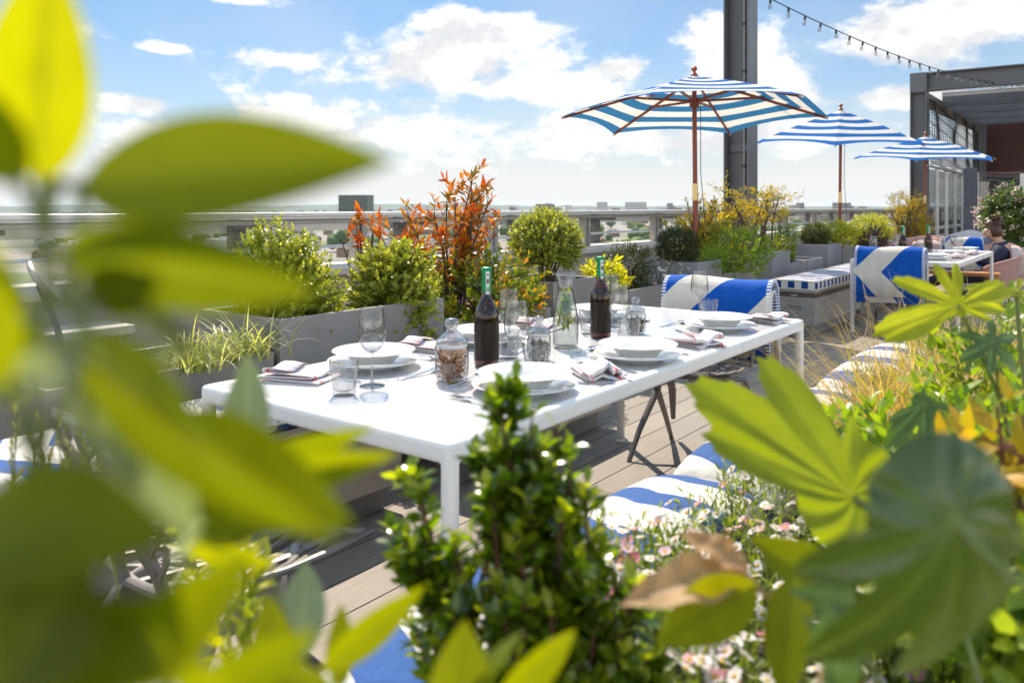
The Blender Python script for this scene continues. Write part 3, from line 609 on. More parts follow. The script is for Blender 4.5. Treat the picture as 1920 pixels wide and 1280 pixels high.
def bench_cushion(label, x, y, z, L_, W_, H_, mat, group, rz=0, cat='cushion', nm='bench_cushion', dome=.25, p=6):
    o = cushion_mb(L_, W_, H_, p, dome).build(nm, [mat], None, smooth=60, loc=(x, y, z), rz=rz); tag(o, label, cat, group)
    MB().tube([(sx * (W_ / 2 - .004), sy * (L_ / 2 - .004), 0.0) for sx, sy in ((-1, -.98), (-1, 0), (-1, .98), (-.97, 1), (0, 1), (.97, 1), (1, .98), (1, 0), (1, -.98), (.97, -1), (0, -1), (-.97, -1), (-1, -.98))], 0.006, 6).build('piping', [PIPE], o)
    return o
def boxbench(label, x0, x1, y0, y1, h, slot=True, group='grey storage bench boxes'):
    t_ = thing('storage_bench', label, 'bench', (x0, y0, 0), 0, group); w = x1 - x0; l = y1 - y0
    MB().box(0.05, w - 0.05, 0.05, l - 0.05, 0.0, 0.099).build('plinth', [plain('dark grey plinth', (0.24, 0.23, 0.22), 0.6)], t_, smooth=None)
    z1 = h - 0.075
    xs = [0, w * .25, w * .65, w]; ys = [0, 0.03, l]; zs = [0.10, z1 - 0.12, z1 - 0.08, z1]
    fill = [(i, j, k) for i in range(3) for j in range(2) for k in range(3) if not (slot and (i, j, k) == (1, 0, 1))]
    MB().cells(xs, ys, zs, fill).build('body', [GREYB], t_, smooth=None, bevel=0.004)
    MB().box(0.015, w - 0.015, 0.015, l - 0.015, z1 + 0.001, h - 0.03).build('recess', [plain('brown shadow gap timber', (0.13, 0.09, 0.07), 0.7)], t_, smooth=None)
    MB().box(-0.008, w + 0.008, -0.008, l + 0.008, h - 0.029, h).build('lid', [GREYB], t_, smooth=None, bevel=0.003)
    mb = MB(); mb.tube([(w * .42, -0.004, h - 0.05), (w * .42, -0.02, h - 0.055), (w * .58, -0.02, h - 0.055), (w * .58, -0.004, h - 0.05)], 0.004, 6); mb.build('latch', [INOX], t_)
    mb = MB()
    for yy in np.arange(0.3, l, 0.6): mb.tube([(w - 0.001, yy, h - 0.13), (w + 0.004, yy, h - 0.13)], 0.01, 8)
    mb.build('rivet', [GREYB], t_); return t_
boxbench('grey storage bench under the left side of the foreground table, nearest end', -2.74, -2.30, 0.55, 2.31, 0.43)
boxbench('grey storage bench beyond the gap, under the far half of the foreground table', -2.70, -2.24, 2.62, 3.86, 0.43)
boxbench('grey metal storage bench with striped cushion beside the farther table', -2.64, -2.26, 7.63, 9.30, 0.43, True)
boxbench('grey storage bench just behind the striped cushion bench', -2.64, -2.26, 9.37, 11.0, 0.43, True)
bench_cushion('flat chevron cushion on the nearest bench, left edge of the scene', -2.50, 1.40, 0.465, 1.72, 0.44, 0.07, CUSH, 'chevron bench cushions', dome=.1)
bench_cushion('flat chevron cushion on the bench beyond the gap', -2.46, 3.24, 0.465, 1.22, 0.44, 0.07, CUSH, 'chevron bench cushions', dome=.1)
def boxcushion(label, x, y, z, L_, W_, H_):
    mb = MB(); n = 40
    prof = [(-1, 0), (-1, 1), (1, 1), (1, 0)]
    def bx(u, v): return ((v - .5) * W_, (u - .5) * L_, H_ / 2 + 0.012 * math.sin(PI * v) * (0.6 + .4 * math.sin(u * 34)))
    stf = lambda u, v: ((u - .5) * L_, (v - .5) * W_, 0)
    mb.grid(bx, n, 8, stf)
    mb.grid(lambda u, v: (W_ / 2 + .006 * math.sin(PI * v), (u - .5) * L_, H_ / 2 - v * H_), n, 3, stf); mb.grid(lambda u, v: (-W_ / 2, (.5 - u) * L_, H_ / 2 - v * H_), n, 3, lambda u, v: ((.5 - u) * L_, 0, 0))
    mb.grid(lambda u, v: ((u - .5) * W_, -L_ / 2, H_ / 2 - v * H_), n, 3, lambda u, v: ((u - .5) * W_ + 0.06, 0, 0)); mb.grid(lambda u, v: ((.5 - u) * W_, L_ / 2, H_ / 2 - v * H_), n, 3, lambda u, v: ((u - .5) * W_, 0, 0))
    mb.grid(lambda u, v: ((v - .5) * W_, (.5 - u) * L_, -H_ / 2), 2, 2, stf)
    o = mb.build('box_cushion', [STR], None, smooth=40, loc=(x, y, z)); tag(o, label, 'cushion', 'striped box cushions')
    for zz in (H_ / 2, -H_ / 2): MB().tube([(-W_ / 2, -L_ / 2, zz), (W_ / 2, -L_ / 2, zz), (W_ / 2, L_ / 2, zz), (-W_ / 2, L_ / 2, zz), (-W_ / 2, -L_ / 2, zz)], 0.006, 6).build('piping', [PIPE], o)
boxcushion('blue and white striped box cushion on the bench beside the farther table', -2.45, 8.45, 0.472, 1.66, 0.41, 0.075)
boxcushion('striped box cushion lying behind the first one, next bench along', -2.45, 10.2, 0.472, 1.56, 0.41, 0.075)
# bench on the planting bed side
t_ = thing('built_in_bench', 'long low grey bench along the planting bed under the chevron cushions', 'bench', (-1.02, 0, 0))
MB().box(0.03, 0.40, -0.6, 4.9, 0.0, 0.33).build('body', [GREYB], t_, smooth=None); MB().box(0.0, 0.42, -0.6, 4.9, 0.332, 0.37).build('seat', [GREYB], t_, smooth=None, bevel=0.004)
for i, (y0, y1) in enumerate([(-0.45, 0.72), (0.74, 2.0), (2.02, 3.28), (3.30, 4.56)]):
    bench_cushion(['puffy chevron cushion at the bottom edge, almost hidden by the glossy bush', 'puffy chevron cushion on the bed side bench, nearest one in clear view', 'puffy chevron cushion on the bed side bench behind the big yellow leaf', 'farthest puffy chevron cushion on the bed side bench, among the grasses'][i],
                  -0.84, (y0 + y1) / 2, 0.43, y1 - y0, 0.33, 0.17, CUSH, 'puffy bench cushions', dome=.5, p=7)
# ------------------------------------------------------------------ branch pattern chairs
def chair(label, x, y, rz, group='branch pattern chairs'):
    t_ = thing('metal_chair', label, 'chair', (x, y, 0), rz, group)       # faces +y
    r = random.Random(3)
    def seat(u, v): # u across -1..1, v front 0 .. back 1
        w = 0.235 * (1 - 0.12 * v); return Vector((u * w, 0.23 - v * 0.43, 0.445 - 0.02 * (1 - u * u) + 0.012 * abs(u) ** 3 - 0.018 * math.sin(v * PI)))
    def back(u, v):
        w = 0.215 * (1 + .1 * v); return Vector((u * w, -0.20 - 0.02 - v * 0.10 + 0.05 * u * u, 0.435 + v * 0.345 - 0.02 * u * u * v))
    def net(fn, name):
        mb = MB()
        rim = [fn(-1, 0), fn(-1, .25), fn(-1, .5), fn(-1, .75), fn(-.96, .96), fn(-.5, 1), fn(0, 1), fn(.5, 1), fn(.96, .96), fn(1, .75), fn(1, .5), fn(1, .25), fn(1, 0), fn(.5, -.0), fn(0, -.0), fn(-.5, 0), fn(-1, 0)]
        mb.tube(rim, 0.011, 8, 0.8)
        for k in range(3):                                      # three forking trunks
            u0 = -0.62 + k * 0.62; v0 = 0.0
            mb.tube([fn(u0, v0), fn(u0 * .9, .3), fn(u0 * .95, .62), fn(u0 * 1.05, 1)], [0.014, 0.011, 0.009, 0.007], 7, 0.6)
            for q in range(5):
                va = 0.08 + q * 0.17
                for s_ in (-1, 1):
                    ue = max(-.99, min(.99, u0 + s_ * (0.26 + .05 * q))); ve = min(1, va + 0.34 + .05 * r.random())
                    mb.tube([fn(u0 * .93, va), fn(u0 * .93 + (ue - u0 * .93) * .55, va + (ve - va) * .4), fn(ue, ve)], [0.009, 0.008, 0.006], 6, 0.6)
        return mb.build(name, [BRONZE], t_)
    net(seat, 'seat'); net(back, 'backrest')
    for s_ in (-1, 1):
        sx = s_ * 0.2
        MB().tube([(sx * .55, 0.12, 0.425), (sx * .85, 0.06, 0.40), (sx, 0.0, 0.30)], [0.014, 0.017, 0.019], 8, 0.8).build('leg_stem', [BRONZE], t_)
        MB().tube([(sx, 0.0, 0.302), (sx * 1.12, 0.16, 0.13), (sx * 1.2, 0.24, 0.0)], [0.019, 0.015, 0.012], 8, 0.8).build('leg', [BRONZE], t_)
        MB().tube([(sx, 0.0, 0.301), (sx * 1.08, -0.14, 0.14), (sx * 1.15, -0.25, 0.0)], [0.018, 0.015, 0.012], 8, 0.8).build('leg', [BRONZE], t_)
        MB().tube([(sx * .2, 0.19, 0.405), (sx * .6, 0.02, 0.405), (sx * .95, -0.12, 0.37), (sx * 1.02, -0.2, 0.26), (sx * 1.1, -0.25, 0.1)], [0.008, 0.014, 0.02, 0.02, 0.012], 8, 0.6).build('arch', [BRONZE], t_)
    return t_
chair('bronze grey branch pattern chair under the far end of the foreground table', -1.63, 3.62, PI + 0.06)
chair('branch pattern chair at the near end of the farther table, blanket over its back', -1.66, 8.14, 0.0)
chair('branch pattern chair at the near end of the foreground table behind dark leaves', -1.62, 1.06, -0.05)
chair('branch pattern chair at the right edge beside the farther table, blanket on its back', -0.45, 7.75, PI / 2 + 0.5)
def blanket(label, x, y, rz, width, drop_f, drop_b, mat, top=0.80):
    # hangs over a chair back: local x along the back, +y towards the front of the chair
    path = []; thk = 0.036
    def mk(off, zt, df, db):
        P = [(0.05 + off, zt - df), (0.045 + off, zt - df * .5), (0.035 + off, zt - .06)]
        for k in range(9): a = PI * k / 8; P.append(((0.035 + off) * math.cos(a), zt - .05 + (0.05 + off) * math.sin(a)))
        P += [(-0.035 - off, zt - .06), (-0.06 - off, zt - db * .5), (-0.075 - off, zt - db)]
        return P
    t_ = None
    for li, (off, zt, df, db, wd) in enumerate([(0.034, top + .0, drop_f, drop_b, width), (0.012, top - 0.022, drop_f - .03, drop_b + .035, width - .004)]):
        P = mk(off, zt, df, db); cum = [0]
        for a, b in zip(P, P[1:]): cum.append(cum[-1] + math.hypot(b[0] - a[0], b[1] - a[1]))
        mb = MB(); nx = 36; cols = []
        ss = [-.5, -.497, -.462, -.4615] + [(-.45 + .9 * i / 26) for i in range(27)] + [.4615, .462, .497, .5]
        vs = []; st = []
        for s_ in ss:
            for j, (yy, zz) in enumerate(P):
                f = cum[j] / cum[-1]; hang = abs(f - .45) * 2
                vs.append((s_ * wd + 0.006 * math.sin(f * 9 + li) * hang, yy + (0.008 * math.sin(s_ * 13 + f * 5) + 0.005 * math.sin(s_ * 31)) * hang, zz + 0.006 * math.sin(s_ * 7 + li))); st.append((s_ * wd, cum[j], 1.0 if abs(s_) > .4617 else 0.0))
        n = len(P); fs = [(i * n + j, i * n + j + 1, (i + 1) * n + j + 1, (i + 1) * n + j) for i in range(len(ss) - 1) for j in range(n - 1)]
        mb.add(vs, fs, st)
        o = mb.build('folded_blanket' if li == 0 else 'inner_fold', [mat], t_, smooth=60, loc=(x, y, 0) if li == 0 else None, rz=rz if li == 0 else None)
        sm = o.modifiers.new('thick', 'SOLIDIFY'); sm.thickness = 0.017; sm.offset = 0
        if li == 0: t_ = o; tag(o, label, 'blanket', 'chevron blankets over chair backs')
blanket('blue and cream chevron blanket over the chair at the far end of the foreground table', -1.64, 3.62 + .30, PI + 0.06, 0.56, 0.34, 0.33, BLANK)
blanket('chevron blanket with stitched edge over the chair facing the farther table', -1.66, 8.14 - .30, 0, 0.58, 0.34, 0.40, BLANK3)
blanket('white and blue blanket over the chair back at the right edge', -0.45 + 0.245, 7.75 + .134, PI / 2 + 0.5, 0.56, 0.36, 0.36, BLANK2)
# ------------------------------------------------------------------ tableware
def lathe_obj(name, prof, mat, parent=None, n=36, loc=None, flute=None, smooth=60, cap=False): return MB().lathe(prof, n, cap=cap, flute=flute).build(name, [mat], parent, smooth=smooth, loc=loc)
_dinner = MB().lathe([(0.001, 0.002), (0.075, 0.002), (0.08, 0.0), (0.084, 0.003), (0.098, 0.012), (0.14, 0.023), (0.145, 0.0255), (0.143, 0.0275), (0.138, 0.027), (0.1, 0.017), (0.088, 0.009), (0.001, 0.008)], 56)
_soup = MB().lathe([(0.001, 0.002), (0.062, 0.002), (0.066, 0.0), (0.07, 0.004), (0.086, 0.022), (0.125, 0.034), (0.13, 0.0365), (0.128, 0.0385), (0.122, 0.038), (0.088, 0.028), (0.076, 0.012), (0.001, 0.008)], 56)
_d = _dinner.build('dinner_plate', [CHINA], None, smooth=50); _s = _soup.build('soup_plate', [CHINA], None, smooth=50)
_fork = MB()
def flat(mb, pts):  # (x along, half width, z) ribbon with thickness
    vs = []
    for (x, w, z) in pts: vs += [(x, -w, z), (x, w, z), (x, w * .8, z + 0.0022), (x, -w * .8, z + 0.0022)]
    k = len(pts); fs = [(i * 4 + j, i * 4 + (j + 1) % 4, i * 4 + 4 + (j + 1) % 4, i * 4 + 4 + j) for i in range(k - 1) for j in range(4)] + [(3, 2, 1, 0), tuple((k - 1) * 4 + j for j in range(4))]
    mb.add(vs, fs)
flat(_fork, [(-.1, .004, .001), (-.095, .0095, .001), (-.06, .008, .002), (-.01, .0038, .006), (.03, .003, .010), (.045, .006, .011), (.055, .0125, .009), (.066, .013, .006), (.070, .0128, .0055)])
for q in range(4): flat(_fork, [(.0702, .0018, .0055), (.09, .0016, .004), (.112, .001, .007)][0:3]); _fork.v[-12:] = [(x, y - .0102 + q * .0068, z) for x, y, z in _fork.v[-12:]]
_knife = MB(); flat(_knife, [(-.115, .005, .001), (-.11, .009, .001), (-.06, .0085, .002), (-.005, .006, .003), (0, .009, .003), (.06, .0105, .0015), (.1, .009, .001), (.118, .002, .001)])
_spoon = MB(); flat(_spoon, [(-.1, .004, .001), (-.095, .009, .001), (-.06, .0075, .002), (0, .0036, .007), (.035, .0034, .010)])
_spoon.grid(lambda u, v: (.033 + .062 * u, (v - .5) * 2 * .0205 * math.sqrt(max(0, 1 - (2 * u - 1) ** 2)) * (1.05 - .15 * u), .0105 - .0095 * math.sin(PI * u) * (1 - (2 * v - 1) ** 2)), 14, 8)
_f = _fork.build('fork', [INOX], None, smooth=50); _k = _knife.build('knife', [INOX], None, smooth=50); _sp = _spoon.build('spoon', [INOX], None, smooth=60); m_ = _sp.modifiers.new('t', 'SOLIDIFY'); m_.thickness = .0012
NAP = None
def napmat():
    m, t, p, o = nt('striped cotton napkin'); L = t.links.new
    a = N(t, 'ShaderNodeAttribute', attribute_name='st'); sp = N(t, 'ShaderNodeSeparateXYZ'); L(a.outputs['Vector'], sp.inputs[0])
    r = ramp(t, [(0.0, (0.82, 0.79, 0.79)), (0.12, (0.82, 0.79, 0.79)), (0.125, (0.80, 0.24, 0.26)), (0.17, (0.80, 0.24, 0.26)), (0.175, (0.80, 0.76, 0.76)), (0.3, (0.80, 0.76, 0.76)), (0.305, (0.66, 0.68, 0.84)), (0.36, (0.66, 0.68, 0.84)), (0.365, (0.80, 0.76, 0.76)), (0.62, (0.80, 0.76, 0.76)), (0.625, (0.82, 0.42, 0.44)), (0.645, (0.82, 0.42, 0.44)), (0.65, (0.8, 0.76, 0.76))], 'LINEAR')
    L(sp.outputs[1], r.inputs[0]); L(r.outputs[0], p.inputs['Base Color']); p.inputs['Roughness'].default_value = 0.92; p.inputs['Specular IOR Level'].default_value = .1
    mp = coords(t); n = N(t, 'ShaderNodeTexNoise', Scale=600.0); L(mp.outputs[0], n.inputs['Vector']); b = N(t, 'ShaderNodeBump', Strength=.3, Distance=.001); L(n.outputs['Fac'], b.inputs['Height']); L(b.outputs[0], p.inputs['Normal'])
    tr = N(t, 'ShaderNodeBsdfTranslucent'); L(r.outputs[0], tr.inputs[0]); ms = N(t, 'ShaderNodeMixShader'); ms.inputs[0].default_value = .25; L(p.outputs[0], ms.inputs[1]); L(tr.outputs[0], ms.inputs[2]); L(ms.outputs[0], o.inputs['Surface'])
    return m
NAPM = napmat()
def napkin(label, loc, rz, seed, messy=0.0):
    r = random.Random(seed); P = []
    def arc(cx, cz, rad, a0, a1, n=6):
        for k in range(n + 1): a = a0 + (a1 - a0) * k / n; P.append((cx + rad * math.cos(a), cz + rad * math.sin(a)))
    P.append((-.1, .002)); P.append((0, .002)); arc(.095, .0062, .0042, -PI / 2, PI / 2); P.append((0, .0106)); arc(-.088, .0148, .0042, PI * 1.5, PI * .5); P.append((0.0, .0192)); arc(.07, .0245, .0048, -PI / 2, PI / 2); P.append((0.02, .0305)); P.append((-.03, .032)); arc(-.075, .041, .010, PI * 1.5, PI * .45, 8); P.append((-.05, .0515)); P.append((-.01, .045 + .012 * messy))
    cum = [0]
    for a, b in zip(P, P[1:]): cum.append(cum[-1] + math.hypot(b[0] - a[0], b[1] - a[1]))
    mb = MB(); nv = 18; vs = []; st = []
    ph = r.random() * 6
    for j in range(nv + 1):
        v = j / nv
        for i, (x, z) in enumerate(P):
            f = cum[i] / cum[-1]; wz = f * (0.004 + .012 * messy) * math.sin(v * 7 + ph + f * 3) + messy * .006 * math.sin(v * 19 + f * 11 + ph) * f
            vs.append((x + messy * .02 * math.sin(v * 5 + ph) * f, (v - .5) * .135 * (1 - .12 * f) + .008 * f + messy * .012 * math.sin(f * 14 + ph), max(.0012, z * .72 + wz + messy * .008 * f * abs(math.sin(v * 6 + ph))))); st.append((cum[i], 0.02 + .66 * v * 1.0, 0))
    n = len(P); mb.add(vs, [(j * n + i, j * n + i + 1, (j + 1) * n + i + 1, (j + 1) * n + i) for j in range(nv) for i in range(n - 1)], st)
    o = mb.build('napkin', [NAPM], None, smooth=60, loc=loc, rz=rz); s_ = o.modifiers.new('t', 'SOLIDIFY'); s_.thickness = .0018; s_.offset = 0; return o
first = set()
def put(src, loc, rz, label, cat, group=None):
    if src.name in first: o = src.copy(); COL.objects.link(o)
    else: o = src; first.add(src.name)
    o.location = loc; o.rotation_euler = (0, 0, rz); return tag(o, label, cat, group)
ZT = TZ - 0.003
SET = {'A': (-1.875, 1.76, 1, 'nearest place on the left side, behind the near wine glass'), 'B': (-1.30, 1.775, -1, 'nearest place on the right side, behind the glossy bush'), 'C': (-1.272, 2.365, -1, 'middle place on the right side'),
       'D': (-1.32, 3.16, -1, 'far right place in front of the blanket chair'), 'E': (-1.873, 2.31, 1, 'middle place on the left side, behind the near bottle'), 'F': (-1.87, 3.12, 1, 'far left place behind the second bottle')}
for q, (x, y, sd, wh) in SET.items():
    put(_d, (x, y, ZT), 0, 'lower dinner plate at the ' + wh, 'plate', 'lower dinner plates')
    put(_s, (x + .004, y - .004, ZT + 0.0205), 0, 'upper soup plate at the ' + wh, 'plate', 'upper soup plates')
    put(_f, (x, y + sd * 0.185, ZT), (0 if sd > 0 else PI) + random.uniform(-.15, .15), 'steel fork at the ' + wh, 'fork', 'forks')
    put(_k, (x + sd * .02, y - sd * 0.18, ZT), (0 if sd > 0 else PI) + random.uniform(-.12, .12), 'steel knife at the ' + wh, 'knife', 'knives')
    put(_sp, (x + sd * .205, y + .01, ZT), PI / 2 + random.uniform(-.2, .2), 'spoon above plates at the ' + wh, 'spoon', 'spoons')
for i, (x, y, rz, ms, lab) in enumerate([(-1.915, 1.50, 0.35, 0.05, 'folded striped napkin at the near left corner of the table'), (-1.95, 2.08, 0.2, .15, 'folded striped napkin on the left side behind the near spice jar'), (-1.245, 2.075, 2.6, .9, 'crumpled red striped napkin between the two nearer right side places'),
                                         (-1.245, 2.745, 2.7, .8, 'crumpled red striped napkin between the middle and far right places'), (-1.25, 3.47, 2.9, .25, 'white folded napkin at the far right corner of the table'), (-1.93, 2.72, 0.1, .2, 'folded striped napkin on the left side behind the carafe')]):
    tag(napkin(lab, (x, y, ZT), rz, i + 2, ms), lab, 'napkin', 'striped napkins')
WG = [(0.001, 0.006), (0.006, 0.006), (0.03, 0.003), (0.0355, 0.0018), (0.0355, 0.0), (0.001, 0.0)]
STEMP = [(0.012, 0.0061), (0.0055, 0.012), (0.0038, 0.03), (0.0036, 0.06), (0.0045, 0.088), (0.008, 0.097)]
BOWL = [(0.0015, 0.0965), (0.010, 0.0972), (0.022, 0.104), (0.033, 0.119), (0.0385, 0.137), (0.039, 0.152), (0.036, 0.18), (0.0312, 0.218), (0.0305, 0.22), (0.0298, 0.218), (0.0347, 0.18), (0.0375, 0.152), (0.037, 0.138), (0.0318, 0.1205), (0.021, 0.1063), (0.009, 0.0995), (0.0005, 0.099)]
STEMG = glassmat('thick stem glass', (0.96, 0.97, 0.97), 0.82, ior=1.9, edge=0.85)
def make_glass():
    t_ = thing('wine_glass', 'x', 'wine glass'); lathe_obj('foot', WG, STEMG, t_); lathe_obj('stem', STEMP, STEMG, t_, 16); lathe_obj('bowl', BOWL, GLASS, t_, 40); return t_
def make_tumbler():
    t_ = thing('tumbler', 'x', 'glass tumbler')
    P = [(0.001, 0.0), (0.027, 0.0), (0.0295, 0.003), (0.031, 0.02), (0.033, 0.045), (0.0355, 0.062), (0.0385, 0.068), (0.0395, 0.088), (0.0393, 0.094), (0.038, 0.0952), (0.0368, 0.094), (0.0365, 0.07), (0.033, 0.06), (0.030, 0.04), (0.028, 0.018), (0.02, 0.013), (0.001, 0.012)]
    lathe_obj('body', P, GLASS, t_, 54, flute=(0.028, 9, 0.002, 0.0665)); return t_
gsrc = make_glass(); tsrc = make_tumbler()
def put_tree(src, loc, label, cat, group, rz=0, sc=1):
    if src.name in first: o = copy_tree(src)
    else: o = src; first.add(src.name)
    o.location = loc; o.rotation_euler = (0, 0, rz); o.scale = (sc,) * 3; return tag(o, label, cat, group)
for (x, y, lab) in [(-1.68, 1.57, 'tall wine glass at the near left of the table, nearest of all'), (-1.45, 1.94, 'wine glass between the near bottle and the near right plates'), (-1.677, 2.2, 'wine glass just right of the near bottle, seen behind another glass'), (-1.45, 2.56, 'wine glass to the right of the second bottle'), (-1.71, 2.95, 'wine glass behind the second bottle'), (-1.488, 3.34, 'wine glass in front of the blanket chair')]:
    put_tree(gsrc, (x, y, ZT), lab, 'wine glass', 'wine glasses on the near table', random.random() * 6)
for (x, y, lab) in [(-1.66, 1.45, 'fluted tumbler nearest the camera, beside the nearest wine glass'), (-1.41, 1.98, 'fluted tumbler standing behind the near right plates'), (-1.44, 2.62, 'fluted tumbler behind the middle right plates'), (-1.456, 3.37, 'fluted tumbler behind the far right plates'), (-1.69, 2.74, 'fluted tumbler between the carafe and the second bottle'), (-1.63, 2.13, 'fluted tumbler half hidden behind the near bottle')]:
    put_tree(tsrc, (x, y, ZT), lab, 'glass tumbler', 'tumblers on the near table', random.random() * 6)
# bottles
BRG = glassmat('brown bottle glass', (0.52, 0.23, 0.06), 0.92, edge=0.5)
def labmat():
    m, t, p, o = nt('dark printed label'); L = t.links.new; p.inputs['Roughness'].default_value = 0.34
    mp = coords(t, (30, 30, 2)); n = N(t, 'ShaderNodeTexNoise', Scale=3.0, Detail=4.0); L(mp.outputs[0], n.inputs['Vector']); r = ramp(t, [(0.35, (0.010, 0.006, 0.004)), (0.62, (0.025, 0.016, 0.011)), (0.75, (0.09, 0.07, 0.055))]); L(n.outputs['Fac'], r.inputs[0]); L(r.outputs[0], p.inputs['Base Color']); p.inputs['Specular IOR Level'].default_value = .25; return m
LABM = labmat(); FOIL = plain('green foil', (0.01, 0.22, 0.08), 0.3, 0.55, 0.15, 60, 0.5, 150); SEAL = plain('white paper seal', (0.72, 0.71, 0.69), 0.7); PRINT = plain('pale print', (0.55, 0.52, 0.48), 0.6); MAROON = plain('maroon print', (0.2, 0.05, 0.06), 0.6); GOLD = plain('gold line', (0.5, 0.36, 0.12), .3, .8); BEER = glassmat('brown bottle contents', (0.62, 0.26, 0.045), 0.85, edge=.1)
def make_bottle():
    t_ = thing('beer_bottle', 'x', 'bottle')
    B = [(0.001, 0.004), (0.03, 0.0), (0.037, 0.002), (0.039, 0.008), (0.0395, 0.03), (0.0395, 0.15), (0.0385, 0.165), (0.034, 0.182), (0.025, 0.2), (0.0185, 0.215), (0.0155, 0.235), (0.0142, 0.26), (0.0138, 0.295), (0.0155, 0.297), (0.0155, 0.306), (0.013, 0.308), (0.001, 0.308)]
    lathe_obj('glass', B, BRG, t_, 40)
    lathe_obj('contents', [(0.001, 0.006), (0.037, 0.006), (0.038, 0.03), (0.038, 0.15), (0.037, 0.164), (0.0325, 0.181), (0.025, 0.196), (0.001, 0.1962)], BEER, t_, 32)
    lb = lathe_obj('label', [(0.0398, 0.022), (0.0399, 0.024), (0.0399, 0.138), (0.0398, 0.14)], LABM, t_, 44)
    mb = MB()
    for q, a in enumerate([3.7, 4.0]):
        for k in range(9):
            z = 0.05 + k * 0.0085; w = 0.10 + .05 * ((k * 7 + q) % 3)
            mb.add([(0.0402 * math.cos(a + s_), 0.0402 * math.sin(a + s_), zz) for zz in (z, z + .0018) for s_ in (0, w / 2, w)], [(0, 1, 4, 3), (1, 2, 5, 4)])
    mb.build('print', [PRINT], lb, smooth=None)
    lathe_obj('foil', [(0.0168, 0.236), (0.0158, 0.262), (0.0152, 0.29), (0.0168, 0.294), (0.0175, 0.302), (0.0168, 0.3095), (0.012, 0.3125), (0.001, 0.313)], FOIL, t_, 30)
    a0 = math.atan2(-FW.y, -FW.x) + .25; mb = MB(); pr = [(0.0172, 0.228), (0.0164, 0.25), (0.0160, 0.275), (0.0172, 0.292), (0.0178, 0.3)]
    mb.add([(r * math.cos(a0 + s_), r * math.sin(a0 + s_), z) for (r, z) in pr for s_ in (-.36, 0, .36)], [(i * 3 + j, i * 3 + j + 1, i * 3 + j + 4, i * 3 + j + 3) for i in range(4) for j in range(2)]); sl_ = mb.build('paper_seal', [SEAL], t_, smooth=60)
    mb = MB()
    for (z0, z1, w, mi) in [(.262, .276, .2, 0), (.286, .292, .16, 0), (.242, .245, .24, 0)]: mb.add([((0.0178) * math.cos(a0 + s_), 0.0178 * math.sin(a0 + s_), z) for z in (z0, z1) for s_ in (-w, 0, w)], [(0, 1, 4, 3), (1, 2, 5, 4)])
    mb.build('print', [MAROON], sl_, smooth=None)
    return t_
bsrc = make_bottle()
put_tree(bsrc, (-1.606, 1.99, ZT), 'brown bottle with green foil neck, nearest one on the foreground table', 'bottle', 'brown bottles')
put_tree(bsrc, (-1.6, 2.68, ZT), 'brown bottle with green foil neck beside the mint carafe', 'bottle', 'brown bottles')
# carafe, water and mint
cx, cy = -1.59, 2.42
t_ = thing('carafe', 'clear glass water carafe filled with green mint on the table', 'carafe', (cx, cy, ZT))
CO = [(0.001, 0.0), (0.04, 0.0), (0.0445, 0.004), (0.046, 0.015), (0.046, 0.09), (0.0445, 0.12), (0.038, 0.155), (0.031, 0.185), (0.0275, 0.205), (0.028, 0.22), (0.034, 0.245), (0.0405, 0.262), (0.0405, 0.265), (0.0385, 0.2645), (0.0325, 0.246), (0.0262, 0.22), (0.0257, 0.205), (0.029, 0.186), (0.036, 0.155), (0.0425, 0.12), (0.044, 0.09), (0.044, 0.016), (0.038, 0.009), (0.001, 0.009)]
lathe_obj('glass', CO, GLASS, t_, 44)
lathe_obj('water', [(0.001, 0.0095), (0.0375, 0.0095), (0.0435, 0.017), (0.0436, 0.09), (0.042, 0.12), (0.0355, 0.155), (0.0288, 0.185), (0.0255, 0.205), (0.0258, 0.216), (0.001, 0.2165)], glassmat('still water', (0.97, 0.99, 0.97), 0.98, ior=1.2, edge=.15), t_, 32)
# jars
def make_jar():
    t_ = thing('glass_jar', 'x', 'jar')
    lathe_obj('body', [(0.001, 0.002), (0.036, 0.0), (0.043, 0.006), (0.0475, 0.02), (0.049, 0.04), (0.049, 0.10), (0.046, 0.108), (0.0445, 0.11), (0.0435, 0.108), (0.047, 0.1), (0.047, 0.04), (0.045, 0.022), (0.038, 0.012), (0.001, 0.01)], GLASS, t_, 44)
    lathe_obj('lid', [(0.0455, 0.1105), (0.047, 0.113), (0.0475, 0.118), (0.046, 0.122), (0.036, 0.13), (0.022, 0.14), (0.0145, 0.15), (0.0145, 0.155), (0.021, 0.162), (0.0225, 0.17), (0.019, 0.179), (0.01, 0.1825), (0.001, 0.183)], FROST, t_, 40)
    lathe_obj('gasket', [(0.0456, 0.1095), (0.0456, 0.099), (0.0442, 0.0985)], plain('clear seal', (0.75, 0.74, 0.72), .3), t_, 40)
    return t_
FROST = glassmat('thick lid glass', (0.98, 0.98, 0.98), 0.72, ior=2.1, edge=0.7, rough=0.08)
jsrc = make_jar()
SPICE = plain('dried red brown pieces', (0.42, 0.17, 0.075), 0.8, 0, 0.45, 70, 0.3, 300); SPICE2 = plain('dark brown spice', (0.075, 0.035, 0.022), 0.8, 0, 0.5, 90, .4, 300)
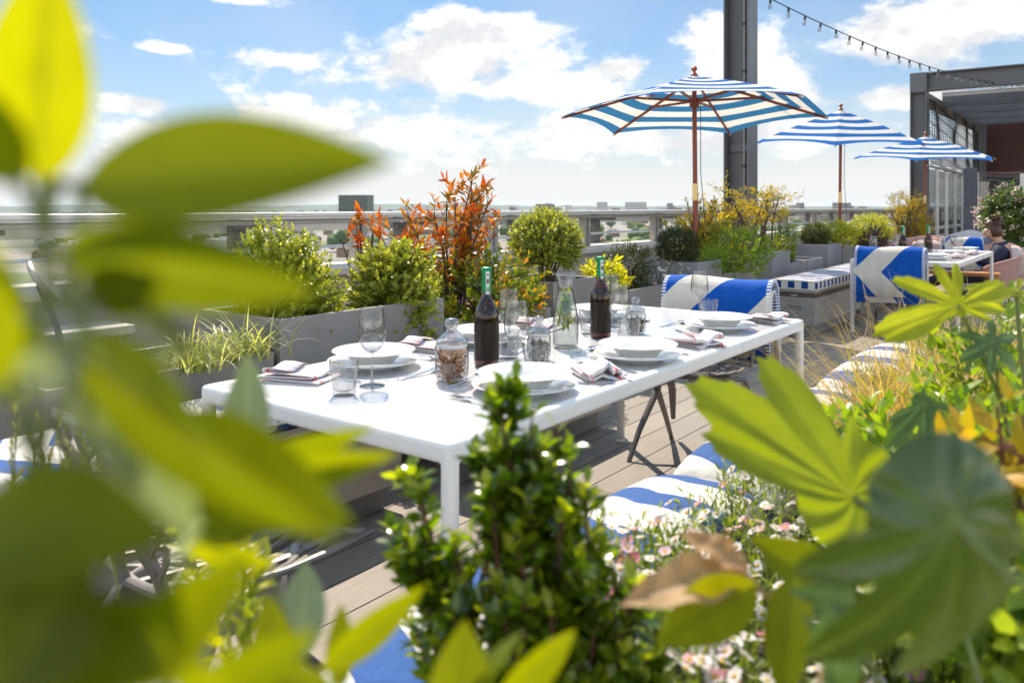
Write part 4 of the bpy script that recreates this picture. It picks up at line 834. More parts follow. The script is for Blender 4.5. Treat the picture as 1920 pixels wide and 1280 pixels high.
def spice(label, loc, h, r0, mat, sc=1.0, nm='dried_spice', seed=1, chunky=True):
    r = random.Random(seed); mb = MB()
    for i in range(330):
        a = r.random() * 6.3; q = r0 * math.sqrt(r.random()) * .9; z = .012 + h * r.random() * (1 - .45 * (q / r0) ** 2 * r.random()); L_ = r.uniform(.014, .036) if chunky else r.uniform(.006, .011)
        d = Vector((r.gauss(0, 1), r.gauss(0, 1), r.gauss(0, .8))).normalized() * L_ * .5; p = Vector((q * math.cos(a), q * math.sin(a), z))
        e = [p - d, p + d]
        if any(math.hypot(v.x, v.y) > r0 - .004 or v.z < .0125 for v in e): d *= .25
        mb.tube([p - d, p + Vector((0, 0, r.uniform(-.003, .003))), p + d], [.002, r.uniform(.003, .006), .0015], 5, r.uniform(.4, 1))
    o = mb.build(nm, [mat], None, smooth=50, loc=loc); o.scale = (sc,) * 3; return tag(o, label, 'dried spice')
put_tree(jsrc, (-1.547, 1.757, ZT), 'lidded glass jar of reddish dried pieces, nearest jar on the table', 'jar', 'lidded glass jars'); spice('reddish brown dried pieces inside the nearest glass jar', (-1.547, 1.757, ZT), .085, .0455, SPICE)
put_tree(jsrc, (-1.53, 2.17, ZT), 'lidded glass jar half hidden behind the wine glasses', 'jar', 'lidded glass jars', sc=.8); spice('brown dried spice inside the jar behind the wine glasses', (-1.53, 2.17, ZT), .07, .0445, SPICE2, .8, seed=4)
put_tree(jsrc, (-1.54, 2.85, ZT), 'lidded glass jar of dark spice right of the second bottle', 'jar', 'lidded glass jars', sc=.8); spice('dark brown spice inside the jar beside the second bottle', (-1.54, 2.85, ZT), .07, .0445, SPICE2, .8, seed=9)
# ---- the farther table
for i, (x, y, lab) in enumerate([(-1.42, 8.55, 'white plate at the near right place of the farther table'), (-1.38, 9.3, 'white plate at the middle right place of the farther table'), (-1.38, 10.15, 'white plate at the far right place of the farther table'), (-1.9, 8.75, 'white plate on the left side of the farther table'), (-1.88, 9.6, 'white plate at the far left of the farther table')]):
    put(_d, (x, y, ZT), 0, lab + ', lower one', 'plate', 'plates on the farther table'); put(_s, (x, y, ZT + .0205), 0, lab + ', upper one', 'plate', 'plates on the farther table')
put_tree(bsrc, (-1.74, 8.75, ZT), 'green foiled bottle on the farther table, left one', 'bottle', 'brown bottles'); put_tree(bsrc, (-1.60, 9.25, ZT), 'green foiled bottle on the farther table, right one', 'bottle', 'brown bottles')
for (x, y, lab) in [(-1.95, 8.45, 'wine glass at the left end of the farther table'), (-1.55, 8.55, 'wine glass just right of the left far bottle'), (-1.52, 9.5, 'wine glass right of the right far bottle'), (-1.38, 9.65, 'wine glass nearest the seated woman'), (-1.86, 9.1, 'wine glass behind the left far bottle')]:
    put_tree(gsrc, (x, y, ZT), lab, 'wine glass', 'wine glasses on the farther table', 0, 1.0)
for (x, y, lab) in [(-2.0, 8.62, 'tumbler at the left end of the farther table'), (-1.46, 8.68, 'tumbler in front of the far bottles'), (-1.32, 9.35, 'tumbler on the farther table near the seated woman')]:
    put_tree(tsrc, (x, y, ZT), lab, 'glass tumbler', 'tumblers on the farther table')
for i, (x, y, lab) in enumerate([(-1.3, 8.9, 'crumpled napkin on the right edge of the farther table'), (-1.28, 9.7, 'napkin at the far right of the farther table')]): tag(napkin(lab, (x, y, ZT), 2.7, i + 31, .8), lab, 'napkin', 'striped napkins')
# ------------------------------------------------------------------ leaves
LF = np.array([0, 2, 1, 0, 3, 2, 1, 2, 5, 4, 2, 3, 6, 5, 4, 5, 7, 5, 6, 7]); LS = np.array([0, 3, 6, 10, 14, 17])
def unit(a): return a / np.maximum(1e-9, np.linalg.norm(a, axis=1, keepdims=True))
def leaves(name, B, D, NN, Ln, Wd, tint, mats, parent=None, curl=0.15, fold=0.22, w1=1.0, w2=0.72, t1=.33, t2=.7):
    """many small folded leaves as one mesh"""
    n = len(B); D = unit(D); SD = unit(np.cross(D, NN)); NN = np.cross(SD, D); Ln = Ln.reshape(-1, 1); Wd = Wd.reshape(-1, 1)
    cu = (rng.random((n, 1)) * 1.4 - 0.2) * curl
    P = lambda t, s: B + D * Ln * t - NN * Ln * cu * t * t * 1.6 + SD * Wd * .5 * s + NN * Wd * .5 * abs(s) * fold
    V = np.stack([P(0, 0), P(t1, -w1), P(t1, 0), P(t1, w1), P(t2, -w2), P(t2, 0), P(t2, w2), P(1, 0)], axis=1).reshape(-1, 3)
    me = bpy.data.meshes.new(name); me.vertices.add(8 * n); me.vertices.foreach_set('co', V.astype(np.float32).ravel())
    me.loops.add(20 * n); me.loops.foreach_set('vertex_index', (LF[None, :] + 8 * np.arange(n)[:, None]).astype(np.int32).ravel())
    me.polygons.add(6 * n); me.polygons.foreach_set('loop_start', (LS[None, :] + 20 * np.arange(n)[:, None]).astype(np.int32).ravel())
    at = me.attributes.new('tint', 'FLOAT', 'POINT'); at.data.foreach_set('value', np.repeat(np.clip(tint, 0, 1), 8).astype(np.float32))
    me.update(calc_edges=True); me.validate()
    return finish(me, name, mats, parent, 180, 0)
def twigleaves(name, P0, P1, m, L_, W_, mat, parent, ang=0.9, bend=0.0, tmin=.25, tinty=.35, tipy=0.35, curl=.15, fold=.22, whorl=1, shrink=.25, **kw):
    """leaves set round straight twigs P0->P1, young ones at the tip"""
    T = len(P0); ax = P1 - P0; ln = np.linalg.norm(ax, axis=1, keepdims=True); ax = ax / np.maximum(ln, 1e-6)
    ref = np.where(np.abs(ax[:, 2:3]) < .9, np.array([[0, 0, 1.0]]), np.array([[1.0, 0, 0]])); a = unit(np.cross(ax, ref)); b = np.cross(ax, a)
    Bs, Ds, Ns, Ls, Ws, Ts = [], [], [], [], [], []; ph0 = rng.random((T, 1)) * 6.28; tw = rng.random(T)
    for j in range(m):
        g = (j // whorl); t = tmin + (1.03 - tmin) * (g * whorl + .3 * (j % whorl)) / max(1, m - 1); t = min(t, 1.02)
        ph = ph0 + g * 2.4 + (j % whorl) * 6.283 / whorl + rng.normal(0, .25, (T, 1)); rad = a * np.cos(ph) + b * np.sin(ph)
        an = ang * (1.15 - .55 * t) + rng.normal(0, .15, (T, 1)); d = ax * np.cos(an) + rad * np.sin(an); nn = ax * np.sin(an) - rad * np.cos(an)
        d = d + rng.normal(0, .12, (T, 3)); sc = (1 - shrink * t) * (1 + rng.normal(0, .14, T))
        Bs.append(P0 + ax * ln * t); Ds.append(d); Ns.append(nn); Ls.append(L_ * sc); Ws.append(W_ * sc); Ts.append(tinty + tipy * t + .35 * (tw - .5) + rng.normal(0, .1, T))
    return leaves(name, *[np.concatenate(q) for q in (Bs, Ds, Ns, Ls, Ws, Ts)], [mat], parent, curl, fold, **kw)
def blob_twigs(n, rx, ry, rz, cz, ln, jit=.12, lumps=5, lump=.18, seed=0, zmin=-.75, up=.35, inner=.0):
    g = np.random.default_rng(seed); d = unit(g.normal(0, 1, (n * 2, 3))); d = d[d[:, 2] > zmin][:n]; n = len(d)
    lc = unit(g.normal(0, 1, (lumps, 3))); lw = g.random(lumps) * 2 - .6
    r = 1 + lump * sum(w * np.maximum(0, d @ c - .55)[:, None] / .45 for c, w in zip(lc, lw)) + g.normal(0, jit, (n, 1)); r = r * (1 - inner * g.random((n, 1)) ** 1.5)
    R = np.array([[rx, ry, rz]]); P1 = d * r * R; ax = unit(d + np.array([[0, 0, up]]) + g.normal(0, .3, (n, 3))); P0 = P1 - ax * ln * (.7 + .6 * g.random((n, 1)))
    off = np.array([[0, 0, cz]]); return P0 + off, P1 + off
def twig_tubes(P0, P1, r, mat, parent, name='twig', every=1, root=None):
    mb = MB()
    for i in range(0, len(P0), every):
        p0 = Vector(P0[i]); p1 = Vector(P1[i])
        if root is not None:
            q = Vector(root); q = q + Vector((random.uniform(-.05, .05), random.uniform(-.05, .05), 0)); mid = q.lerp(p0, .55) + Vector((0, 0, .06 * (p0 - q).length)); mb.tube([q, mid, p0, p1], [r * 2.2, r * 1.6, r, r * .5], 5, cap=False)
        else: mb.tube([p0, p1], [r, r * .4], 4, cap=False)
    return mb.build(name, [mat], parent)
OLIVE = [(0.0, (0.035, 0.05, 0.012)), (0.35, (0.075, 0.10, 0.016)), (0.65, (0.16, 0.18, 0.022)), (1.0, (0.32, 0.30, 0.035))]
L_PITT = leafmat('variegated shrub leaf', [(0.0, (0.06, 0.08, 0.015)), (0.35, (0.15, 0.18, 0.025)), (0.65, (0.32, 0.33, 0.04)), (1.0, (0.55, 0.50, 0.09))], .45, .32)
L_BOX = leafmat('clipped box leaf', [(0.0, (0.03, 0.04, 0.012)), (0.5, (0.07, 0.085, 0.018)), (1.0, (0.2, 0.2, 0.035))], .35, .35)
L_BUSH = leafmat('glossy bush leaf', [(0.0, (0.022, 0.045, 0.006)), (0.4, (0.06, 0.11, 0.008)), (0.7, (0.17, 0.25, 0.012)), (1.0, (0.42, 0.42, 0.02))], .5, .2, tboost=(1.6, 1.7, .4), spec=.8)
L_RED = leafmat('orange red leaf', [(0.0, (0.05, 0.09, 0.015)), (0.2, (0.22, 0.19, 0.015)), (0.38, (0.50, 0.25, 0.02)), (0.65, (0.50, 0.13, 0.015)), (1.0, (0.5, 0.03, 0.015))], .5, .35, tboost=(1.5, 1.0, .5))
L_MIX = leafmat('green and orange leaf', [(0.0, (0.05, 0.10, 0.015)), (0.5, (0.16, 0.21, 0.02)), (0.75, (0.42, 0.28, 0.02)), (1.0, (0.6, 0.14, 0.012))], .45, .35)
L_YEL = leafmat('yellow green leaf', [(0.0, (0.10, 0.16, 0.015)), (0.4, (0.28, 0.32, 0.02)), (1.0, (0.62, 0.52, 0.02))], .5, .35)
L_NAND = leafmat('autumn yellow leaf', [(0.0, (0.12, 0.13, 0.015)), (0.35, (0.42, 0.30, 0.02)), (0.7, (0.6, 0.34, 0.015)), (1.0, (0.5, 0.10, 0.02))], .5, .4)
L_GRN = leafmat('fresh green leaf', [(0.0, (0.05, 0.10, 0.012)), (0.5, (0.14, 0.23, 0.018)), (1.0, (0.34, 0.40, 0.03))], .45, .35)
L_PURP = leafmat('dark purple leaf', [(0.0, (0.03, 0.012, 0.015)), (1.0, (0.10, 0.035, 0.04))], .35, .35, tboost=(1.3, .8, .8))
# ------------------------------------------------------------------ planters along the railing
PLM = [plain('warm grey planter steel', (0.255, 0.235, 0.215), 0.5, 0, 0.16, 2.5, .05, 200, stretch=(1, 1, .3)), plain('cool grey planter steel', (0.245, 0.245, 0.255), 0.5, 0, 0.16, 2.5, .05, 200, stretch=(1, 1, .3))]
def planter(label, x0, x1, y0, y1, h, mi=0):
    t_ = thing('planter', label, 'planter', ((x0 + x1) / 2, (y0 + y1) / 2, 0), 0, 'grey box planters along the railing'); a = (x1 - x0) / 2; b = (y1 - y0) / 2; th = 0.022
    MB().cells([-a, -a + th, a - th, a], [-b, -b + th, b - th, b], [0, h - .05, h], [(i, j, k) for i in range(3) for j in range(3) for k in range(2) if not (i == 1 and j == 1 and k == 1)]).build('box', [PLM[mi]], t_, smooth=None, bevel=.003)
    mb = MB(); mb.grid(lambda u, v: (-a + th + .002 + (2 * a - 2 * th - .004) * u, -b + th + .002 + (2 * b - 2 * th - .004) * v, h - .035 + .014 * math.sin(u * 9) * math.cos(v * 11)), 8, 8); mb.build('soil', [SOIL], t_)
planter('low grey planter of grasses at the far left, before the big shrubs', -3.32, -2.80, 1.18, 2.07, .60)
planter('tall grey planter holding the two big pale green shrubs', -3.38, -2.80, 2.10, 3.12, .73)
planter('low grey planter under the orange red shrub', -3.36, -2.82, 3.15, 4.13, .58)
planter('tall grey planter under the round clipped bush behind the carafe', -3.32, -2.83, 4.17, 4.68, .73)
planter('low grey planter with trailing daisies and yellow leaves', -3.36, -2.83, 4.71, 6.0, .60)
planter('tall blue grey planter under the dark clipped ball', -3.36, -2.86, 6.38, 6.9, .73, 1)
planter('low grey planter of fresh green leaves by the nearest parasol pole', -3.36, -2.86, 6.93, 7.75, .60)
planter('tall grey planter of the airy autumn bamboo before the steel column', -3.42, -2.92, 8.38, 8.95, .73, 1)
planter('low grey planter of upright green shoots past the autumn bamboo', -3.42, -2.93, 8.98, 9.55, .58, 1); planter('low grey planter just left of the second clipped ball', -3.42, -2.93, 9.58, 10.2, .58, 1)
planter('tall grey planter under the second clipped ball', -3.42, -2.90, 10.3, 10.9, .73, 1)
planter('long grey planter of mixed yellow bushes past the middle parasol', -3.5, -2.95, 11.2, 14.2, .66); planter('grey planter of autumn bamboo by the farthest parasol', -3.5, -2.95, 15.2, 16.8, .66)
def bush(name, label, cat, x, y, z, rx, ry, rz, cz, n, m, L_, W_, mat, seed, ln=.12, lumps=6, lump=.25, jit=.08, stem=BARK, up=.3, ang=.9, tinty=.3, tipy=.4, inner=.25, zmin=-.7, nst=14, root=(0, 0, 0), sr=.004, group=None, **kw):
    t_ = thing(name, label, cat, (x, y, z), 0, group); P0, P1 = blob_twigs(n, rx, ry, rz, cz, ln, jit, lumps, lump, seed, zmin, up, inner)
    twigleaves('foliage', P0, P1, m, L_, W_, mat, t_, ang, tinty=tinty, tipy=tipy, **kw)
    twig_tubes(P0, P1, sr, stem, t_, 'stem', max(1, n // nst), root); return t_
bush('variegated_shrub', 'big pale green shrub at the left of the tall planter, partly behind leaves', 'shrub', -3.12, 2.36, .70, .23, .25, .26, .12, 1050, 14, .026, .015, L_PITT, 1, jit=.07, inner=.5)
bush('variegated_shrub', 'big yellow green shrub spilling over the planter front beside the orange shrub', 'shrub', -2.96, 2.93, .66, .21, .22, .31, .05, 950, 14, .034, .019, L_PITT, 2, jit=.10, tinty=.36, zmin=-.95, inner=.5)
t_ = thing('orange_leaf_shrub', 'tall airy shrub with orange red leaves against the sky', 'shrub', (-3.12, 3.52, .56)); g = np.random.default_rng(5)
ST = [((.0, .02), (.05, .44), .52), ((.0, -.03), (.0, -.42), .45), ((0, 0), (-.06, .38), .72), ((0, 0), (.10, .10), .82), ((.02, -.02), (-.10, -.24), .60), ((.0, .0), (.05, -.08), .66), ((.03, .03), (.0, .05), .74), ((-.02, .02), (.06, .20), .70), ((.02, .05), (.03, .32), .66), ((-.04, -.05), (-.02, -.30), .50), ((.05, .06), (.05, .14), .80), ((.0, .05), (-.04, .27), .58), ((0, -.02), (.02, -.15), .60)]
mb = MB(); P0 = []; P1 = []
for (b0, e, h) in ST:
    b_ = Vector((*b0, 0)); q = Vector((*e, h)); mid = b_.lerp(q, .5) + Vector((g.normal(0, .02), g.normal(0, .02), .05)); mb.tube([b_, mid, q], [.008, .006, .0035], 6)
    for k in range(13):
        t = .20 + .80 * k / 12 * 1.0; p = b_.lerp(mid, t * 2) if t < .5 else mid.lerp(q, t * 2 - 1); d = Vector((g.normal(0, .8), g.normal(0, .8), .75 + .5 * t)).normalized(); l_ = .055 + .075 * g.random(); P0.append(p); P1.append(p + d * l_); mb.tube([p, p + d * l_], [.003, .0015], 4, cap=False)
mb.build('stem', [BARK], t_); twigleaves('foliage', np.array([tuple(p) for p in P0]), np.array([tuple(p) for p in P1]), 6, .080, .024, L_RED, t_, .85, tinty=.08, tipy=.5, tmin=.35, curl=.25)
t_ = thing('orange_leaf_shrub', 'small orange red shrub tips above the big pale green shrub', 'shrub', (-3.33, 3.05, .6)); P0 = []; P1 = []; mb = MB()
for k in range(9):
    p = Vector((g.normal(0, .05), g.normal(0, .10), .36 + .14 * g.random())); d = Vector((g.normal(0, .4), g.normal(0, .5), 1)).normalized(); P0.append(tuple(p)); P1.append(tuple(p + d * .1)); mb.tube([Vector((0, 0, 0)), p * .6, p, p + d * .1], [.006, .005, .003, .0015], 5, cap=False)
mb.build('stem', [BARK], t_); twigleaves('foliage', np.array(P0), np.array(P1), 9, .075, .026, L_RED, t_, .8, tinty=.38, tipy=.15, tmin=.2)
bush('mixed_shrub', 'low shrub of green and orange leaves below the tall orange shrub', 'shrub', -2.98, 3.68, .55, .30, .46, .26, .14, 330, 10, .048, .022, L_MIX, 8, jit=.16, lump=.4, tinty=.25, tipy=.45)
bush('clipped_bush', 'round clipped yellow green bush on bare stems behind the carafe', 'shrub', -3.08, 4.45, .70, .25, .26, .23, .27, 1000, 13, .023, .012, L_PITT, 11, jit=.035, lump=.06, ln=.08, nst=16, root=(0, 0, 0), tinty=.28, zmin=-.8, sr=.003, inner=.35)
bush('yellow_leaf_plant', 'bright yellow leaved plant behind the second bottle', 'plant', -3.0, 5.05, .56, .15, .22, .15, .12, 60, 9, .085, .028, L_YEL, 13, jit=.16, lump=.3, tinty=.5, tipy=.4, ang=1.0, nst=60, stem=GSTEM)
bush('dark_bush', 'small dark green bush right of the bright yellow plant', 'shrub', -3.05, 5.55, .57, .20, .22, .22, .16, 260, 9, .024, .012, L_BOX, 14, tinty=.1, tipy=.3)
L_DS = leafmat('grey green leaf', [(0.0, (0.06, 0.08, 0.03)), (1.0, (0.2, 0.23, 0.07))], .4, .5)
PETAL = leafmat('white daisy petal', [(0.0, (0.82, 0.78, 0.78)), (.7, (0.85, 0.8, 0.79)), (.92, (0.74, 0.40, 0.46)), (1.0, (0.6, 0.12, 0.25))], .35, .6, tboost=(1, 1, 1))
def daisies(pts, nrm, size, parent, name='flower', seed=0):
    """flat rayed flower heads"""
    g = np.random.default_rng(seed); n = len(pts); k = 11; tw = g.random(n); B = []; D = []; NN = []; T = []
    for j in range(k):
        a = 6.283 * j / k + g.random((n, 1)) * .2; ref = unit(np.cross(nrm, np.array([[.3, .9, .1]]))); r2 = np.cross(nrm, ref); d = ref * np.cos(a) + r2 * np.sin(a)
        B.append(pts + d * size * .18); D.append(d + nrm * (.15 + .3 * tw[:, None])); NN.append(nrm); T.append(tw)
    B, D, NN, T = [np.concatenate(q) for q in (B, D, NN, T)]
    o = leaves(name, B, D, NN, np.full(len(B), size * .82) * (1 + g.normal(0, .08, len(B))), np.full(len(B), size * .42), T, [PETAL], parent, .1, .05, w1=.8, w2=1.0, t1=.3, t2=.8)
    if n > 20: tag(o, kind='stuff')
    mb = MB()
    for p, q in zip(pts, nrm): p = Vector(p); q = Vector(q); mb.tube([p - q * size * .1, p + q * size * .08, p + q * size * .2], [size * .3, size * .32, size * .16], 6)
    o2 = mb.build('flower_centre', [plain('yellow flower centre', (0.55, 0.36, 0.03), .8)], parent)
    if n > 20: tag(o2, kind='stuff')
    return o
t_ = bush('trailing_daisy', 'trailing daisy plant with small pale flowers over the low planter edge', 'flowers', -2.95, 5.88, .50, .28, .30, .22, .10, 200, 9, .022, .006, L_DS, 15, jit=.2, tinty=.3, zmin=-.95)
pp = unit(np.random.default_rng(3).normal(0, 1, (70, 3))); pp[:, 2] = np.abs(pp[:, 2]) * .9 - .3; daisies(pp * np.array([[.34, .36, .3]]) + np.array([[.0, 0, .10]]), unit(pp + np.array([[0, 0, .8]])), .016, t_, seed=4)
bush('clipped_ball', 'dark green clipped ball in the blue grey planter left of the parasol pole', 'shrub', -3.10, 6.50, .70, .20, .20, .18, .15, 800, 10, .020, .010, L_BOX, 17, jit=.025, lump=.04, ln=.07, tinty=.08, tipy=.3, zmin=-.9)
bush('grass_tuft', 'tuft of bright green grass in front of the dark clipped ball', 'grass', -2.92, 6.85, .70, .14, .2, .10, .04, 46, 8, .14, .006, L_GRN, 18, ang=.5, tinty=.5, curl=.6, stem=GSTEM)
bush('golden_shrub', 'golden leaved airy shrub between the clipped ball and the steel column', 'shrub', -3.25, 7.45, .58, .24, .46, .30, .34, 130, 9, .07, .022, L_NAND, 19, jit=.25, lump=.4, tinty=.05, tipy=.45, up=.6, ang=.95, ln=.16, nst=70)
bush('leafy_green_bush', 'fresh green bush right of the nearest parasol pole', 'shrub', -2.98, 7.42, .55, .30, .40, .24, .22, 330, 10, .050, .016, L_GRN, 20, jit=.14, tinty=.4, tipy=.4, up=.8, ang=.7)
def nandina(label, x, y, z, h, sp, seed, n=9, tinty=.2):
    t_ = thing('autumn_bamboo', label, 'shrub', (x, y, z)); g = np.random.default_rng(seed); mb = MB(); P0 = []; P1 = []
    for k in range(n):
        b = Vector((g.normal(0, .07), g.normal(0, .10), 0)); e = Vector((b.x * 2 + g.normal(0, sp * .35), b.y * 2 + g.normal(0, sp * .55), h * (.6 + .4 * g.random()))); mid = b.lerp(e, .5) + Vector((g.normal(0, .03), g.normal(0, .03), .05)); mb.tube([b, mid, e], [.011, .008, .005], 6)
        for q in range(7):
            t = .45 + .55 * q / 6; p = b.lerp(mid, 2 * t) if t < .5 else mid.lerp(e, 2 * t - 1); d = Vector((g.normal(0, 1), g.normal(0, 1), .25 + g.random() * .6)).normalized(); l1 = .16 + .14 * g.random(); p2 = p + d * l1; mb.tube([p, p.lerp(p2, .5) + Vector((0, 0, .015)), p2], [.003, .0025, .0015], 4, cap=False)
            for w in range(5):
                s_ = p.lerp(p2, .35 + .65 * w / 4); d2 = (d + Vector((g.normal(0, .9), g.normal(0, .9), g.normal(0, .4)))).normalized(); P0.append(tuple(s_)); P1.append(tuple(s_ + d2 * .085))
    mb.build('cane', [BARK], t_); twigleaves('foliage', np.array(P0), np.array(P1), 6, .044, .012, L_NAND, t_, .9, tinty=tinty, tipy=.2, tmin=.1, curl=.3)
nandina('tall airy autumn bamboo in the tall planter before the steel column', -3.15, 8.62, .70, .66, .5, 21, 12, .22)
bush('mixed_shrub', 'low white speckled shrub at the foot of the tall autumn bamboo', 'shrub', -3.05, 8.86, .68, .18, .24, .14, .08, 150, 8, .03, .012, L_PITT, 22)
bush('upright_green_shrub', 'upright dark green shoots between the autumn bamboo and the second ball', 'shrub', -3.12, 9.32, .54, .14, .16, .24, .20, 260, 9, .034, .014, L_BUSH, 23, up=1.2, tinty=.35)
bush('clipped_ball', 'second clipped green ball, left of the middle parasol pole', 'shrub', -3.14, 10.6, .70, .20, .20, .16, .14, 700, 10, .022, .011, L_BOX, 24, jit=.03, lump=.05, tinty=.25, tipy=.4, zmin=-.8, ln=.07)
bush('golden_shrub', 'golden bush right of the middle parasol pole', 'shrub', -3.2, 11.75, .62, .3, .42, .22, .2, 420, 9, .034, .016, L_YEL, 25, jit=.13, lump=.4, tinty=.35, tipy=.4)
bush('purple_shrub', 'small dark purple shrub before the golden bushes', 'shrub', -2.8, 12.1, .50, .2, .3, .24, .2, 200, 9, .034, .016, L_PURP, 26, jit=.15, tinty=.4)
bush('golden_shrub', 'broad pale golden bush left of the farthest parasol', 'shrub', -3.15, 13.4, .62, .32, .55, .26, .22, 600, 9, .034, .018, L_PITT, 27, jit=.1, tinty=.5, tipy=.4)
nandina('autumn bamboo beside the farthest parasol pole', -3.15, 16.0, .62, .80, .6, 28, 10, .3)
bush('golden_shrub', 'golden bush under the farthest parasol', 'shrub', -3.1, 16.4, .6, .35, .5, .32, .25, 420, 9, .04, .018, L_NAND, 29, jit=.16, tinty=.15)
bush('round_leaf_plant', 'small light green plant in front of the glass screen', 'plant', -1.9, 18.3, .55, .3, .3, .24, .25, 90, 8, .09, .05, L_GRN, 30, tinty=.4, jit=.15)
planter('small grey planter of the light green plant before the glass screen', -2.2, -1.6, 18.0, 18.6, .55)
# grasses in the left planter
def tuft(name, label, x, y, z, n, h, w, mat, seed, spread=.5, droop=1.0, base=.05, cat='grass', tinty=.4, segs=5, lean=(0, 0), parent=None):
    g = np.random.default_rng(seed); vs = []; fs = []; ti = []
    for i in range(n):
        a = g.random() * 6.283; b = Vector((g.normal(0, base), g.normal(0, base), 0)); l_ = h * (.55 + .6 * g.random()); out = spread * g.random() ** .7; d = Vector((math.cos(a) * out + lean[0], math.sin(a) * out + lean[1], 1)).normalized(); dr = droop * (.3 + g.random()); side = Vector((-math.sin(a), math.cos(a), 0)); p = b.copy(); tn = tinty + g.normal(0, .22); o_ = len(vs)
        for k in range(segs + 1):
            t = k / segs; ww = w * (1 - t ** 1.6) + .0003; vs += [p - side * ww / 2, p + side * ww / 2]; ti += [tn + .25 * t] * 2
            d = (d + Vector((math.cos(a), math.sin(a), 0)) * dr * .10 * (1 + t) - Vector((0, 0, dr * .22 * t * 1.6))).normalized(); p = p + d * l_ / segs
        fs += [(o_ + 2 * k, o_ + 2 * k + 1, o_ + 2 * k + 3, o_ + 2 * k + 2) for k in range(segs)]
    me = bpy.data.meshes.new(name); me.from_pydata([tuple(v) for v in vs], [], fs); at = me.attributes.new('tint', 'FLOAT', 'POINT'); at.data.foreach_set('value', np.clip(np.array(ti), 0, 1).astype(np.float32))
    o = finish(me, name if parent is None else 'blades', [mat], parent, 180, 0, (x, y, z)); return o if parent is not None else tag(o, label, cat)
L_CAREX = leafmat('cream edged sedge blade', [(0.0, (0.12, 0.16, 0.03)), (.5, (0.34, 0.36, 0.10)), (1.0, (0.75, 0.68, 0.45))], .4, .4)
tuft('sedge', 'pale variegated sedge tumbling over the low planter edge', -2.84, 1.95, .58, 130, .26, .009, L_CAREX, 41, .9, 1.4, .06, tinty=.5)
tuft('sedge', 'dark green grass tuft in the low planter at the far left', -3.0, 1.5, .58, 160, .17, .005, L_GRN, 42, .7, .8, .12, tinty=.1)
tuft('sedge', 'pale sedge hanging low over the front of the grass planter', -2.80, 1.72, .58, 90, .24, .008, L_CAREX, 43, 1.0, 2.0, .04, tinty=.55)
# floodlight on the parapet
p = spot(82, 530, d=3.5); t_ = thing('floodlight', 'round disc floodlight leaning on a strut above the left parapet', 'floodlight', (p.x, p.y, p.z), TH)
MB().lathe([(0.001, -.012), (0.095, -.012), (0.11, -.004), (0.112, .006), (0.104, .016), (0.06, .02), (.001, .02)], 40).build('disc', [plain('pale metal disc', (0.5, 0.45, 0.36), .35, .4)], t_).rotation_euler = (-0.33, 0.95, 0)
MB().tube([(-.02, 0, -.01), (.06, .0, -.2), (.10, 0, -.36)], .014, 8).build('strut', [STEEL], t_)
MB().box(.05, .16, -.05, .05, -.40, -.36).build('foot', [STEEL], t_, smooth=None)
# mint in the carafe
mb = MB(); P0 = []; P1 = []
for k in range(12):
    rr = .027 if k % 2 else .012; a = k * 1.1; p = Vector((rr * math.cos(a), rr * math.sin(a), .06 + .015 * (k % 4))); q = Vector((rr * .55 * math.cos(a + 1.0), rr * .55 * math.sin(a + 1.0), .165 + .018 * (k % 3))); mb.tube([p, p.lerp(q, .5), q], .0016, 5); P0.append(tuple(p)); P1.append(tuple(q))
t_ = mb.build('mint_sprigs', [GSTEM], None, loc=(cx, cy, ZT)); tag(t_, 'green mint sprigs standing inside the glass carafe', 'mint')
twigleaves('leaf_mass', np.array(P0), np.array(P1), 14, .022, .0145, leafmat('mint leaf', [(0, (0.10, 0.20, 0.02)), (1, (0.42, 0.52, 0.07))], .5, .35), t_, .6, tmin=.05, tinty=.35, tipy=.3)
# viburnum with pale flower heads, far right
t_ = bush('flowering_shrub', 'large shrub with pinkish white flower heads at the right edge', 'shrub', -1.36, 14.6, .3, .42, .42, .52, .68, 420, 9, .09, .035, leafmat('deep green leaf', [(0, (0.03, 0.06, 0.015)), (1, (0.13, 0.19, 0.04))], .4, .35), 50, jit=.12, lump=.2, tinty=.25, tipy=.3)
P0, P1 = blob_twigs(60, .46, .46, .56, .68, .05, .06, 6, .2, 50, -.4, .4, 0); g = np.random.default_rng(2); q = np.repeat(P1, 14, axis=0) + g.normal(0, .03, (60 * 14, 3))
leaves('flower_head', q, g.normal(0, 1, q.shape) + np.array([[0, 0, .6]]), g.normal(0, 1, q.shape), np.full(len(q), .03), np.full(len(q), .026), g.random(len(q)), [leafmat('pinkish petal', [(0, (0.72, 0.6, 0.5)), (.6, (0.75, 0.6, 0.52)), (1, (0.55, 0.28, 0.25))], .4, .6, tboost=(1, 1, 1))], t_)
# ------------------------------------------------------------------ planting bed round the camera
t_ = thing('raised_bed', 'raised planting bed filled with soil in the foreground', 'planting bed', (0, 0, 0))
MB().box(-.585, -.55, -1.2, 5.2, 0, .50).build('wall', [PLM[0]], t_, smooth=None, bevel=.003)
mb = MB(); mb.grid(lambda u, v: (-.549 + 2.6 * u, -1.2 + 6.4 * v, .46 + .03 * math.sin(u * 21) * math.cos(v * 37) + .06 * min(1, u * 5)), 30, 60); mb.build('soil', [SOIL], t_)
g = np.random.default_rng(77)
